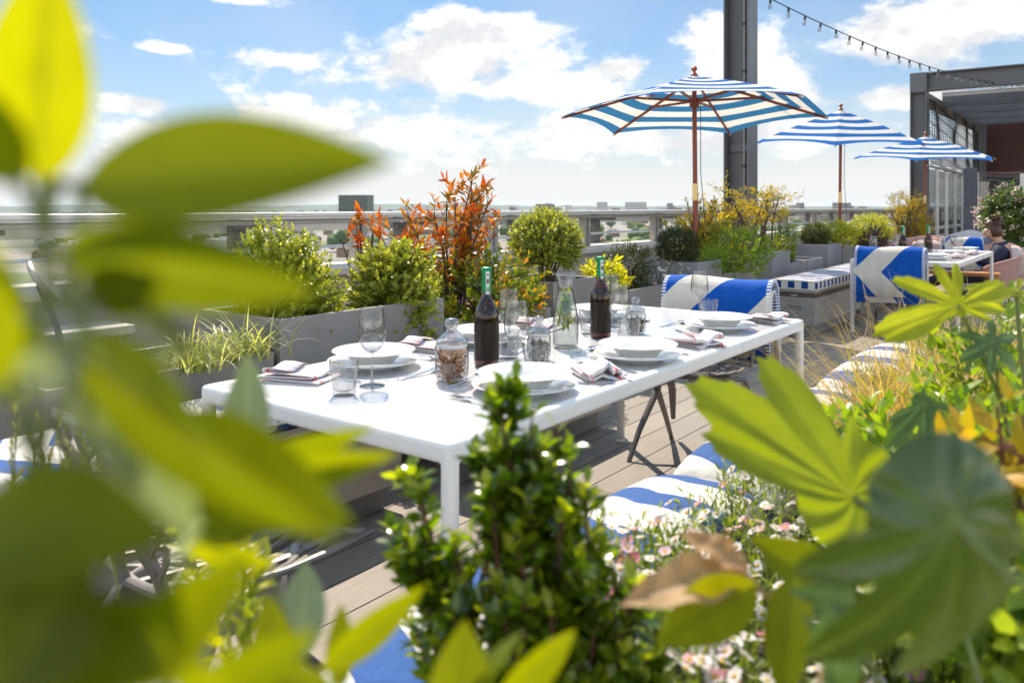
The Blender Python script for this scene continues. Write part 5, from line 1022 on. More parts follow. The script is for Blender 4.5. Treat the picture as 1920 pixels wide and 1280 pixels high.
# daisy carpet (beyond counting)
n = 3700; yy = .55 + 3.9 * g.random(n) ** 1.0; xx = -.69 + (.84 + .22 * yy) * g.random(n) ** .9; hh = .60 + .08 * np.clip((xx + .6) * 2.4, 0, 1) + .05 * np.sin(xx * 9 + yy * 7) + .04 * g.random(n)
keep = (yy < 2.35 + .5 * g.random(n)) | (g.random(n) < .12); xx, yy, hh = xx[keep], yy[keep], hh[keep]; n = len(xx); pts = np.stack([xx, yy, hh], 1)
t_ = thing('daisy_carpet', 'carpet of small white and pink daisies spilling over the bed edge', 'flowers'); tag(t_, kind='stuff')
daisies(pts, unit(np.stack([g.normal(0, .45, n), g.normal(0, .45, n), np.ones(n)], 1)), .0112, t_, seed=6)
m = 8500; y2 = .5 + 4.0 * g.random(m); x2 = -.74 + (.98 + .22 * y2) * g.random(m); z2 = .53 + .085 * np.clip((x2 + .6) * 2.4, 0, 1) + .05 * np.sin(x2 * 9 + y2 * 7); P0 = np.stack([x2, y2, z2], 1); P1 = P0 + np.stack([g.normal(0, .03, m), g.normal(0, .03, m), .05 + .05 * g.random(m)], 1)
twigleaves('foliage', P0, P1, 7, .03, .0065, leafmat('daisy foliage', [(0, (0.06, 0.10, 0.015)), (.5, (0.17, 0.22, 0.03)), (1, (0.38, 0.40, 0.05))], .45, .4), t_, .8, tmin=.1, tinty=.3, tipy=.3)
mb = MB()
for i in range(0, n): p = Vector(pts[i]); mb.tube([p + Vector((g.normal(0, .01), g.normal(0, .01), -.07)), p - Vector((0, 0, .001))], .0008, 3, cap=False)
mb.build('flower_stalk', [GSTEM], t_)
# single daisies leaning out over the cushion
for i, (px, py, d) in enumerate([(1255, 942, 1.62), (1258, 980, 1.58), (1210, 960, 1.5), (1287, 962, 1.6), (1309, 945, 1.72), (1340, 940, 1.78), (1358, 908, 1.85), (1361, 890, 1.95), (1372, 880, 2.0), (1415, 838, 2.15), (1392, 838, 2.2), (1365, 842, 2.15), (1235, 978, 1.5), (1316, 972, 1.62), (1392, 925, 1.8)]):
    p = spot(px, py, d=d); t_ = thing('daisy', 'single small daisy on a thin stalk leaning over the chevron cushion', 'flower', (p.x, p.y, p.z), 0, 'daisies leaning over the cushion')
    daisies(np.array([[0, 0, 0.0]]), unit(np.array([[-.5 + g.normal(0, .3), g.normal(0, .4), 1]])), .014, t_, seed=i + 60); MB().tube([(0, 0, -.002), (.03, -.01, -.06), (.075, -.02, -.17)], .0009, 4).build('stalk', [GSTEM], t_)
# fine bronze grasses
L_STIPA = leafmat('bronze grass blade', [(0.0, (0.22, 0.18, 0.03)), (.4, (0.48, 0.34, 0.07)), (.8, (0.62, 0.40, 0.16)), (1.0, (0.68, 0.52, 0.34))], .45, .45)
for i, (x, y, n_, h, lx) in enumerate([(-.45, 2.25, 760, .56, -.22), (-.42, 2.75, 600, .56, -.2), (-.27, 2.3, 500, .48, .0), (-.36, 3.3, 320, .56, -.2), (-.05, 2.6, 300, .46, 0)]):
    tuft('feather_grass', ['largest tuft of fine bronze grass arching over the cushions', 'bronze grass tuft behind the largest one', 'shorter bronze grass tuft right of the largest one', 'farthest bronze grass tuft by the bed end', 'bronze grass tuft behind the palmate leaf'][i], x, y, .48, n_, h, .0026, L_STIPA, 70 + i, .55, 1.15, .05, 'grass', .35, 9, (lx, -.05))
# small bright herbs
for i, (x, y, z, r) in enumerate([(-.38, 1.85, .50, .13), (-.20, 2.0, .5, .14), (-.16, 1.7, .50, .14), (.05, 2.0, .52, .2), (.25, 1.6, .5, .2), (.35, 2.4, .52, .25), (-.1, 1.2, .5, .13), (.55, 2.0, .5, .25)]):
    bush('leafy_herb', ['bright green herb beside the farthest cushion, under the grasses', 'bright herb between the grasses and the glossy palmate leaf', 'herb clump under the glossy palmate leaf', 'green herb clump behind the glossy palmate leaf', 'herb clump among the autumn leaves at the right', 'herb clump at the right under the yellow palmate leaf', 'low herb clump among the daisies near the dark palmate leaf', 'herb clump at the far right edge'][i], 'herb', x, y, z, r, r, .10, .05, 70, 8, .040, .016, L_GRN, 80 + i, jit=.2, up=.9, tinty=.3, tipy=.4, stem=GSTEM)
for i, (px, py, d, r, mt) in enumerate([(1850, 800, 1.5, .13, L_GRN), (1760, 880, 1.25, .11, L_GRN), (1900, 960, 1.05, .11, L_GRN), (1880, 690, 1.9, .16, L_GRN), (1640, 830, 1.6, .10, L_GRN), (1700, 1010, 1.0, .09, L_GRN), (1880, 1130, .8, .09, L_GRN)]):
    p = spot(px, py, d=d)
    bush('leafy_herb', ['leafy green herb standing behind the autumn leaves', 'yellow green herb between the two palmate plants', 'leafy green herb under the autumn leaves at the right edge', 'tall leafy herb behind the high palmate leaf', 'yellow green herb right of the big yellow palmate leaf', 'green herb just above the dark palmate leaf', 'yellow green herb behind the dark palmate leaf, right edge'][i], 'herb', p.x, p.y, p.z - .06, r, r, r * .8, .06, 60, 8, .045, .02, mt, 180 + i, jit=.2, up=.9, tinty=.4, tipy=.4, stem=GSTEM, root=(0, 0, -.28), nst=30, sr=.0016)
# glossy upright bush in front
t_ = thing('glossy_bush', 'glossy dark green upright bush standing in front of the table corner', 'shrub', (-.495, .70, .46)); mb = MB(); P0 = []; P1 = []
def bp(px, py, d): p = spot(px, py, d=d) - Vector((-.495, .70, .46)); return p
tops = [(960, 705, .86), (905, 745, .87), (1000, 760, .84), (1055, 795, .85), (930, 800, .82), (985, 830, .83), (1085, 860, .86), (1120, 900, .84), (880, 840, .86), (765, 880, .86), (790, 940, .87), (735, 985, .87), (905, 915, .8), (1010, 900, .8), (1160, 960, .85), (1060, 970, .79), (960, 985, .78), (850, 1000, .83), (780, 1045, .85), (890, 1060, .8), (1000, 1060, .77), (1100, 1040, .8), (1180, 1040, .82), (1230, 1090, .82), (1140, 1120, .79), (1040, 1140, .76), (940, 1140, .77), (840, 1130, .8), (1200, 1180, .8), (1080, 1220, .77), (960, 1230, .76), (1250, 1230, .82), (1150, 1280, .78), (820, 1200, .8), (1290, 1160, .84), (1310, 1270, .84)]
for i, (px, py, d) in enumerate(tops):
    if px > 850: px = 1000 + (px - 1000) * .84
    q = bp(px, py, d); r0 = Vector((g.normal(0, .03), g.normal(0, .03), 0)); b0 = Vector((q.x * .55 + g.normal(0, .02), q.y * .55 + g.normal(0, .02), max(.0, q.z - .22))); mb.tube([r0, r0.lerp(b0, .6), b0, b0.lerp(q, .6), q], [.005, .004, .0026, .002, .001], 6)
    P0.append(tuple(b0)); P1.append(tuple(q))
    for k in range(8):
        t = .0 + .9 * g.random(); p = b0.lerp(q, t); dd = ((q - b0).normalized() * .9 + Vector((g.normal(0, .42), g.normal(0, .42), .35 + g.normal(0, .2)))).normalized(); l_ = (.055 + .045 * g.random()) * (1 - .75 * t); P0.append(tuple(p)); P1.append(tuple(p + dd * l_)); mb.tube([p, p + dd * l_], [.002, .001], 4, cap=False)
mb.build('stem', [RSTEM], t_); twigleaves('foliage', np.array(P0), np.array(P1), 14, .029, .0135, L_BUSH, t_, .85, tmin=.06, tinty=.3, tipy=.5, curl=.25, fold=.25, whorl=2, w1=.7, w2=1.0, t2=.66)
# ------------------------------------------------------------------ large near leaves
def bigleaf(name, base, tip, width, nrm, mat, parent, curl=.12, fold=.18, tint=.5, shape=1.0, nu=14, nv=8, wave=.0, sway=0.0):
    base = Vector(base); tip = Vector(tip); ax = tip - base; L_ = ax.length; ax.normalize(); nrm = Vector(nrm); sd = ax.cross(nrm).normalized(); nn = sd.cross(ax).normalized(); vs = []; fs = []; vein = []
    for i in range(nu + 1):
        t = i / nu; hw = width / 2 * (math.sin(PI * t ** (.82 * shape)) ** .85 if 0 < t < 1 else .02) * (1.06 - .1 * t)
        c0 = base + ax * L_ * t + nn * (curl * L_ * (4 * t * (1 - t)) * .5) + sd * (sway * L_ * 4 * t * (1 - t))
        for j in range(nv + 1):
            s_ = (j / nv - .5) * 2; vs.append(c0 + sd * hw * s_ + nn * (fold * hw * abs(s_) ** 1.3 + wave * hw * math.sin(t * 16 + s_) * abs(s_) + .025 * hw * math.sin(t * 44 - abs(s_) * 5) * abs(s_) * (1 - abs(s_)) * 3))
            vein.append(max(0, 1 - abs(s_) * 14) * .7 + (.3 if abs((t * 9 - abs(s_) * 1.6) % 1 - .5) < .06 else 0))
    w = nv + 1; fs = [(i * w + j, (i + 1) * w + j, (i + 1) * w + j + 1, i * w + j + 1) for i in range(nu) for j in range(nv)]
    me = bpy.data.meshes.new(name); me.from_pydata([tuple(v) for v in vs], [], fs); a = me.attributes.new('tint', 'FLOAT', 'POINT'); a.data.foreach_set('value', np.full(len(vs), tint, dtype=np.float32)); a = me.attributes.new('vein', 'FLOAT', 'POINT'); a.data.foreach_set('value', np.array(vein, dtype=np.float32))
    return finish(me, name, [mat], parent, 180, 0)
L_BIG = leafmat('broad evergreen leaf', [(0.0, (0.06, 0.085, 0.002)), (.35, (0.145, 0.185, 0.002)), (.6, (0.31, 0.335, 0.002)), (1.0, (0.60, 0.52, 0.002))], .6, .42, tboost=(1.7, 1.5, .3), vein=(0.16, 0.20, 0.01), spec=.2)
t_ = thing('broad_leaf_shrub', 'large blurred broad leaved evergreen filling the left foreground', 'shrub')
VF = -FW
L_PALE = leafmat('glare pale leaf face', [(0.0, (0.10, 0.14, 0.05)), (.5, (0.17, 0.22, 0.10)), (1.0, (0.40, 0.42, 0.27))], .35, .35, tboost=(1.4, 1.5, .6), vein=(0.30, 0.35, 0.16))  # grey-green leaf, its paleness paints sun glare into the colour
NEAR = [ # base px, tip px, width px, distance at base and tip, tint, roll, curl
 ((75, 345), (95, -110), 205, .27, .25, .58, .15, .05), ((150, 345), (738, 303), 222, .27, .24, .30, -.1, .06), ((40, 350), (-120, 100), 120, .24, .22, .35, .3, .1), ((110, 470), (598, 548), 175, .25, .22, .25, .5, -.06), ((70, 470), (420, 700), 62, .26, .24, .12, -.7, .05),
 ((30, 760), (-40, 420), 130, .26, .25, .42, .2, 0), ((120, 640), (640, 1010), 165, .24, .24, .14, .75, .12), ((-80, 985), (330, 1010), 235, .22, .21, .36, -.5, .12), ((150, 1040), (-40, 1370), 330, .22, .2, .12, .3, .1), ((160, 610), (400, 880), 120, .23, .24, .52, -1.25, .1), ((200, 690), (470, 640), 60, .27, .29, .3, -1.0, .0),
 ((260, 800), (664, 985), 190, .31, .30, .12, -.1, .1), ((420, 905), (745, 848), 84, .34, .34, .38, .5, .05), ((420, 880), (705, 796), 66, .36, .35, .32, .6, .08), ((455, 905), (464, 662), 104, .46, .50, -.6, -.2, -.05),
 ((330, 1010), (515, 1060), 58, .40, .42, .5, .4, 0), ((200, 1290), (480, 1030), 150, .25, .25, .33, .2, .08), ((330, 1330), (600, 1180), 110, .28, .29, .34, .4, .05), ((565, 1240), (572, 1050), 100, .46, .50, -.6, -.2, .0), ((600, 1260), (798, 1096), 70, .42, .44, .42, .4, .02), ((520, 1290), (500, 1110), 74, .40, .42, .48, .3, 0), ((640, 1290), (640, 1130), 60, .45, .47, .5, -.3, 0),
 ((850, 1400), (872, 1160), 120, .40, .42, .42, .25, .02), ((930, 1330), (1080, 1178), 74, .42, .43, .42, .3, .02), ((870, 1330), (985, 1180), 66, .40, .43, .35, -1.2, .1), ((450, 1330), (260, 1130), 100, .27, .27, .4, -.5, .1), ((650, 1330), (440, 1240), 80, .34, .34, .45, .4, .05), ((160, 560), (300, 520), 120, .24, .24, .2, .6, .05),
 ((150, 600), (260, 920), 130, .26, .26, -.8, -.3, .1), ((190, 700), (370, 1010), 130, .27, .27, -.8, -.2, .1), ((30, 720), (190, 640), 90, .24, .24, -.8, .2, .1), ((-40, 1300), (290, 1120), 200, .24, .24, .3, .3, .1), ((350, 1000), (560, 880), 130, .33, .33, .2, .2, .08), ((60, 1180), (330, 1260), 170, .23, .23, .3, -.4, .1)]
tipsx = {}
mb = MB()
for i, (b, e, w, d0, d1, ti, roll, cu) in enumerate(NEAR):
    k_ = .8 if d0 < .33 else 1; d0 *= k_; d1 *= k_; B_ = spot(*b, d=d0); E_ = spot(*e, d=d1); ax = (E_ - B_).normalized(); n0 = (VF + UP * .25 + RT * .0).normalized(); n0 = Matrix.Rotation(roll, 3, ax) @ n0
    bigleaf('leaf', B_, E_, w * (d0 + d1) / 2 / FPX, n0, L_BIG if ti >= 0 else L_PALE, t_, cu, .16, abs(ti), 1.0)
    mb.tube([B_ - ax * .012, B_, B_ + ax * .004], [.0016, .0014, .0008], 5)
for (pts) in [[(40, 1500, .27), (60, 900, .27), (90, 420, .27), (110, 330, .27)], [(60, 900, .27), (160, 640, .25), (150, 350, .27)], [(300, 1500, .33), (330, 1050, .33), (430, 900, .36)], [(60, 1400, .26), (160, 1000, .24), (160, 640, .25)], [(600, 1500, .44), (560, 1235, .46), (455, 905, .46)], [(850, 1500, .4), (850, 1390, .4)], [(600, 1500, .42), (600, 1260, .42)]]:
    mb.tube([spot(x, y, d=d * (.8 if d < .34 else 1)) for x, y, d in pts], .0017, 6)
mb.build('stem', [GSTEM], t_)
# palmate leaves
def palmate(name, label, c, d, lobes, mat, tilt=(0, 0), tint=.6, droop=.12, rmin=.16, wid=.33, petiole=None, parent=None, toothed=True):
    """one lobed leaf; lobes = (dx, dy in picture pixels at the leaf's distance)"""
    C_ = spot(*c, d=d); sc = d / FPX; lb = sorted([(math.atan2(-y, x), math.hypot(x, y) * sc) for x, y in lobes]); R0 = max(l for a, l in lb); vs = [(0, 0, 0)]; vein = [.9]; na = 220; nr = 12
    er = RT; eu = (UP * math.cos(tilt[0]) + FW * math.sin(tilt[0])).normalized(); er = (RT * math.cos(tilt[1]) + FW * math.sin(tilt[1])).normalized(); en = er.cross(eu)
    rings = []
    for k in range(na):
        a = -PI + 2 * PI * k / na; best = rmin * R0; vv = 0; dl = 9
        for (la, ll) in lb:
            da = (a - la + PI) % (2 * PI) - PI; lw = wid * (1.25 if ll > .7 * R0 else 1)
            if abs(da) < PI / 2:
                # outline of a pointed lobe in polar form
                q = abs(da) / lw; r = ll * max(0, 1 - q ** 1.55) if q < 1 else 0
                if toothed: r *= 1 + .03 * math.sin(da * 70)
                if r > best: best = r; vv = 1
            dl = min(dl, abs(da))
        rings.append((a, best, dl))
    for i in range(1, nr + 1):
        t = i / nr
        for (a, r, dl) in rings:
            rr = r * t; fold = .10 * rr * min(1, dl * 5); z = -droop * (rr / R0) ** 2 * R0 + fold * .6 + .012 * R0 * math.sin(a * 9 + t * 6) * t; vs.append((rr * math.cos(a), rr * math.sin(a), z)); vein.append(max(0, 1 - dl * rr / (.007 * R0)) * .45 + (.15 if (dl * 30 - t * 26) % 4 < .5 and dl < .3 else 0))
    P = [C_ + er * x + eu * y - en * -z for x, y, z in vs]
    fs = [(0, 1 + k, 1 + (k + 1) % na) for k in range(na)] + [(1 + i * na + k, 1 + (i + 1) * na + k, 1 + (i + 1) * na + (k + 1) % na, 1 + i * na + (k + 1) % na) for i in range(nr - 1) for k in range(na)]
    me = bpy.data.meshes.new(name); me.from_pydata([tuple(v) for v in P], [], fs); a_ = me.attributes.new('tint', 'FLOAT', 'POINT'); a_.data.foreach_set('value', np.full(len(P), tint, dtype=np.float32)); a_ = me.attributes.new('vein', 'FLOAT', 'POINT'); a_.data.foreach_set('value', np.array(vein, dtype=np.float32))
    o = finish(me, 'leaf', [mat], parent, 180, 0)
    if petiole: MB().tube([C_] + [spot(x, y, d=dd) for x, y, dd in petiole], [.0032 * d ** .5] * (len(petiole) + 1), 7).build('leaf_stalk', [GSTEM], o)
    return o
L_FY = leafmat('young palmate leaf', [(0.0, (0.12, 0.17, 0.006)), (.5, (0.30, 0.34, 0.008)), (1.0, (0.55, 0.50, 0.012))], .55, .35, tboost=(1.5, 1.5, .4), vein=(0.30, 0.32, 0.05))
L_FD = leafmat('old palmate leaf', [(0.0, (0.022, 0.045, 0.010)), (.5, (0.055, 0.10, 0.02)), (1.0, (0.12, 0.18, 0.04))], .38, .3, tboost=(1.2, 1.5, .5), vein=(0.36, 0.42, 0.25), spec=.6)
t_ = thing('palmate_plant', 'tall palmate plant with yellow green leaves at the right of the picture', 'plant', group=None)
palmate('leaf', '', (1795, 573), 1.15, [(-165, 45), (-110, -60), (-20, -90), (26, -92), (120, -48), (100, 8), (-20, 20), (60, 30), (-150, 60)], L_FY, (.5, .1), .62, .12, .14, .36, [(1830, 640, 1.17), (1880, 760, 1.2), (1930, 1000, 1.2)], t_)
palmate('leaf', '', (1905, 548), 1.3, [(-85, -20), (-70, 20), (30, -40), (60, 10), (10, 40)], L_FY, (.9, .0), .6, .12, .14, .4, [(1912, 640, 1.3), (1940, 900, 1.3)], t_)
palmate('leaf', '', (1600, 930), .78, [(-285, -215), (-140, -265), (-265, -118), (20, -150), (60, -40)], L_FY, (.35, .0), .34, .10, .30, .37, [(1690, 1010, .76), (1800, 1150, .72), (1850, 1330, .7)], t_)
palmate('leaf', '', (1690, 905), .72, [(135, -10), (90, 20), (30, -60), (-20, 20), (60, -48)], L_FY, (.7, .0), .4, .08, .2, .5, [(1720, 960, .7), (1800, 1150, .72)], t_)
L_FDG = leafmat('waxy palmate leaf', [(0.0, (0.03, 0.055, 0.010)), (.5, (0.075, 0.115, 0.016)), (1.0, (0.13, 0.18, 0.03))], .2, .22, tboost=(1.4, 1.5, .3), vein=(0.26, 0.34, 0.12), spec=.7)
t2 = thing('glossy_palmate_plant', 'palmate plant with dark glossy drooping leaves at the lower right', 'plant')
palmate('leaf', '', (1790, 975), .38, [(-255, 115), (-180, 320), (30, 375), (215, 300), (-140, -70), (50, -80), (240, 80)], L_FDG, (.15, .15), .28, .7, .42, .43, [(1850, 1040, .37), (1960, 1130, .36)], t2, False)
palmate('leaf', '', (1732, 757), 1.2, [(-85, 75), (-70, 30), (-20, 100), (10, -36), (58, 50), (70, 10), (30, 90)], L_FD, (.6, .0), .8, .2, .2, .36, [(1790, 850, 1.22), (1850, 1000, 1.25)], t2)
palmate('leaf', '', (1860, 640), 1.15, [(-70, 30), (-60, -20), (20, -50), (60, -10), (40, 60), (-20, 60)], L_FD, (.6, .2), .7, .2, .25, .45, [(1880, 760, 1.2)], t2)
palmate('leaf', '', (1560, 1120), .5, [(-80, -20), (-55, 90), (20, -60), (50, 20), (30, 140), (-10, 180)], L_FD, (.5, .2), .9, .2, .25, .45, [(1640, 1260, .5), (1680, 1400, .5)], t2)
bigleaf('leaf', spot(1600, 1120, d=.62), spot(1405, 1008, d=.62), 95 * .62 / FPX, (VF + UP * .5).normalized(), L_BIG, t2, .05, .2, .22)
bigleaf('leaf', spot(1420, 1095, d=.58), spot(1228, 1205, d=.56), 110 * .57 / FPX, (UP * .6 + VF).normalized(), L_BIG, t2, -.1, .25, .5, wave=.1)
bigleaf('leaf', spot(1490, 1080, d=.6), spot(1470, 1330, d=.55), 90 * .57 / FPX, (RT * -.6 + VF).normalized(), L_BIG, t2, .1, .25, .4)
bigleaf('leaf', spot(1600, 1330, d=.5), spot(1500, 1150, d=.5), 90 * .5 / FPX, (UP + VF * .3).normalized(), L_FD, t2, .1, .3, .8)
DEAD = leafmat('withered tan leaf', [(0, (0.35, 0.17, 0.06)), (1, (0.62, 0.42, 0.2))], .4, .6, tboost=(1.3, 1.1, .6), vein=(0.5, 0.35, 0.2))
bigleaf('withered_leaf', spot(1400, 1075, d=.60), spot(1163, 1135, d=.58), 95 * .6 / FPX, (UP * .8 + VF * .5).normalized(), DEAD, t2, .12, .3, .55, wave=.25)
bigleaf('withered_leaf', spot(1405, 1070, d=.60), spot(1275, 1000, d=.62), 60 * .6 / FPX, (UP * .8 + VF * .5).normalized(), DEAD, t2, .12, .3, .4, wave=.3)
mb = MB(); mb.tube([spot(1395, 1072, d=.6), spot(1440, 1120, d=.6), spot(1470, 1210, d=.59), spot(1490, 1400, d=.58)], .0022, 6); mb.tube([spot(1600, 1120, d=.62), spot(1560, 1200, d=.6), spot(1500, 1400, d=.58)], .0022, 6); mb.build('stem', [plain('tan stem', (0.4, 0.25, 0.1), .6)], t2)
# autumn leaf shrub at the right edge
t_ = thing('autumn_shrub', 'small shrub with yellow and orange leaves at the right edge', 'shrub'); P0 = []; P1 = []; mb = MB()
for (x0, y0, x1, y1, d) in [(1900, 1050, 1870, 760, .95), (1910, 1040, 1925, 740, .95), (1880, 1000, 1815, 830, .97), (1905, 960, 1835, 880, .93), (1900, 920, 1800, 920, .96), (1930, 950, 1960, 800, .9)]:
    a = spot(x0, y0, d=d); b = spot(x1, y1, d=d); mb.tube([a, a.lerp(b, .5), b], [.004, .003, .0015], 6); P0.append(tuple(a)); P1.append(tuple(b))
    for k in range(4): s_ = a.lerp(b, .3 + .6 * g.random()); q = s_ + (RT * g.normal(0, .05) + UP * g.normal(.02, .03) + FW * g.normal(0, .04)); P0.append(tuple(s_)); P1.append(tuple(q)); mb.tube([s_, q], [.002, .001], 4)
mb.tube([spot(1905, 1000, d=.95), spot(1900, 1500, d=.95)], .005, 6); mb.build('stem', [RSTEM], t_); twigleaves('foliage', np.array(P0), np.array(P1), 3, .055, .022, L_NAND, t_, .9, tmin=.2, tinty=.25, tipy=.25)
# lavender and small leaved sprays at the left
t_ = thing('flowering_sage', 'thin grey sage spikes in front of the chevron bench cushion', 'herb'); mb = MB(); P0 = []; P1 = []
for (px, py) in [(30, 770), (75, 790), (110, 770), (150, 800), (165, 780), (60, 820), (20, 840), (130, 830), (185, 850), (95, 850)]:
    d = .95; a = spot(px + g.normal(0, 30), 1120, d=d); b = spot(px, py, d=d); mb.tube([a, a.lerp(b, .6), b], [.0018, .0014, .0009], 5); P0.append(tuple(a.lerp(b, .35))); P1.append(tuple(b))
mb.build('stem', [GSTEM], t_); twigleaves('foliage', np.array(P0), np.array(P1), 18, .020, .006, leafmat('sage leaf', [(0, (0.12, 0.13, 0.06)), (1, (0.38, 0.32, 0.2))], .4, .6), t_, .8, tinty=.4)
t_ = thing('yellow_leaf_spray', 'spray of small yellow green leaves beside the branch pattern chair', 'herb'); mb = MB(); P0 = []; P1 = []
for (x0, y0, x1, y1, d) in [(430, 1150, 350, 935, .9), (440, 1150, 400, 915, .9), (450, 1150, 470, 1020, .85), (430, 1130, 440, 930, .92), (450, 1160, 500, 1050, .85), (400, 1150, 330, 1000, .9), (470, 1290, 400, 1190, .8), (450, 1250, 470, 1150, .8), (420, 1150, 380, 1000, .88)]:
    a = spot(x0, y0, d=d); b = spot(x1, y1, d=d); mb.tube([a, a.lerp(b, .5), b], [.0025, .002, .001], 5); P0.append(tuple(a)); P1.append(tuple(b))
mb.tube([spot(430, 1150, d=.88), spot(430, 1500, d=.88)], .003, 6); mb.build('stem', [GSTEM], t_); twigleaves('foliage', np.array(P0), np.array(P1), 20, .028, .013, L_YEL, t_, 1.0, tmin=.1, tinty=.4, tipy=.3, whorl=2)
# ------------------------------------------------------------------ lounge corner and the seated woman
PINK = plain('dusty pink woven rope', (0.46, 0.26, 0.23), 0.75, 0, 0.12, 3, .4, 260, stretch=(1, 1, 8)); PINKC = plain('pale pink cushion', (0.58, 0.46, 0.42), 0.9, 0, 0.08, 6, .1, 300); NAVY = plain('slate blue cushion', (0.10, 0.12, 0.17), 0.9, 0, .12, 8, .1, 200)
def lounge(label, x, y, rz, wd=0.8, high=.78):
    t_ = thing('lounge_chair', label, 'lounge chair', (x, y, 0), rz, 'pink woven lounge chairs')   # faces +y
    def sh(u, v):
        a = -PI * 1.02 + PI * 1.04 * u; r = wd / 2 * (1 + .10 * v); top = .34 + (high - .34) * (.45 + .55 * math.sin(PI * min(1, max(0, u))) ** .8)
        return (r * math.cos(a), -.0 + r * .95 * math.sin(a) * (1 if math.sin(a) < 0 else .5) , .24 + (top - .24) * v)
    o = MB().grid(sh, 40, 8).build('shell', [PINK], t_, smooth=60); m_ = o.modifiers.new('t', 'SOLIDIFY'); m_.thickness = .03
    MB().tube([sh(k / 30, 1.02) for k in range(31)], .016, 8).build('rim', [PINK], t_)
    c_ = cushion_mb(.62, .62, .12, 5, .3).build('seat_cushion', [PINKC], t_, loc=(0, .02, .20)); c_ = cushion_mb(.14, .54, .34, 4, .2).build('back_cushion', [PINKC], t_, loc=(0, -.36, .52)); c_.rotation_euler = (-.25, 0, 0)
    for sx in (-.28, .28):
        for sy in (-.25, .2): MB().tube([(sx, sy, .25), (sx * 1.15, sy * 1.15, 0)], [.014, .01], 6).build('leg', [DARK], t_)
    return t_
lounge('pink woven lounge chair that the woman sits in', -1.36, 11.42, PI / 2 + .15, .86, .62)
lounge('pink lounge chair with a pale cushion behind the far bottles', -2.35, 12.6, -.4 + PI, .9, .76)
lounge('pink lounge chair at the right edge behind the seated woman', -.2, 13.0, PI / 2, .95, .72)
lounge('low pink lounge chair beneath the slate blue cushions', -1.7, 13.6, PI - .2, 1.0, .66)
o = cushion_mb(.75, .4, .12, 6, .05).build('lounger_cushion', [NAVY], None, loc=(-1.75, 13.4, .74)); o.rotation_euler = (.1, .2, TH - .9); tag(o, 'slate blue padded cushion lying over the low pink lounge', 'cushion')
blanket('cream and blue chevron blanket hung over the lounge before the seated woman', -1.75, 12.55, .5, .50, .42, .40, BLANK3, .74)
t_ = thing('coffee_table', 'low orange timber table between the farther table and the woman', 'table', (-1.62, 10.80, 0), .0); MB().box(-.5, .5, -.15, .15, .40, .44).build('top', [TEAK], t_, smooth=None, bevel=.004)
for sx in (-.44, .44):
    for sy in (-.1, .1): MB().box(sx - .03, sx + .03, sy - .03, sy + .03, 0, .399).build('leg', [TEAK], t_, smooth=None)
t_ = thing('timber_stool', 'small orange timber stool behind the striped bench cushion', 'stool', (-2.28, 11.55, 0)); MB().box(-.25, .25, -.2, .2, .46, .54).build('seat', [TEAK], t_, smooth=None, bevel=.004)
for sx in (-.2, .2): MB().box(sx - .03, sx + .03, -.18, .18, 0, .459).build('leg', [TEAK], t_, smooth=None)
o = cushion_mb(.16, .5, .13, 3, .3).build('bolster', [plain('royal blue wool', (0.008, 0.055, 0.4), .9)], None, loc=(-2.28, 11.55, .605)); tag(o, 'royal blue rolled cushion on the small timber stool', 'cushion')
SKIN = plain('skin', (0.58, 0.32, 0.22), 0.5, 0, 0.08, 20); HAIR = plain('chestnut hair', (0.06, 0.018, 0.01), 0.4, 0, 0.4, 60, .4, 200, stretch=(1, 1, .3)); JACKET = plain('navy jacket cloth', (0.012, 0.016, 0.04), 0.8, 0, .25, 14, .3, 250); JEANS = plain('dark trousers', (0.02, 0.022, 0.03), .85, 0, .2, 10, .2, 200); PHONE = plain('phone case', (.02, .02, .02), .2)
def skin(name, nodes, edges, mats, parent, sub=2, loc=None):
    """nodes: (co, radius x, radius y); a continuous surface grown round a skeleton"""
    me = bpy.data.meshes.new(name); me.from_pydata([n_[0] for n_ in nodes], edges, []); o = bpy.data.objects.new(name, me); COL.objects.link(o); me.materials.append(mats); o.parent = parent
    o.modifiers.new('skin', 'SKIN'); sv = me.skin_vertices[0].data
    for i, n_ in enumerate(nodes): sv[i].radius = (n_[1], n_[2] if len(n_) > 2 else n_[1]); sv[i].use_root = (i == 0)
    o.modifiers['skin'].use_smooth_shade = True; s_ = o.modifiers.new('sub', 'SUBSURF'); s_.levels = s_.render_levels = sub
    return o
# she faces local +y; chair turned so that she looks towards the railing
wt = thing('person', 'woman in a navy jacket with tied up chestnut hair looking down at a phone', 'person', (-1.36, 11.42, -.20), PI / 2 + .15)
Bn = [((0, -.10, .50), .13, .12), ((0, -.15, .62), .125, .10), ((0, -.20, .76), .135, .10), ((0, -.20, .90), .12, .09), ((0, -.165, .975), .05, .05), ((0, -.135, 1.015), .047, .05), ((0, -.085, 1.08), .074, .088), ((0, -.075, 1.155), .070, .082),
      ((.17, -.18, .90), .058), ((.235, -.04, .71), .045), ((.12, .19, .86), .033), ((.07, .26, .905), .024), ((-.17, -.18, .90), .058), ((-.235, -.04, .71), .045), ((-.12, .19, .86), .033), ((-.07, .26, .905), .024),
      ((.10, .02, .49), .085), ((.115, .40, .55), .065), ((.12, .62, .42), .048), ((.12, .80, .30), .036), ((.12, .88, .31), .034), ((-.10, .02, .49), .085), ((-.115, .40, .55), .065), ((-.12, .62, .42), .048), ((-.12, .80, .30), .036), ((-.12, .88, .31), .034)]
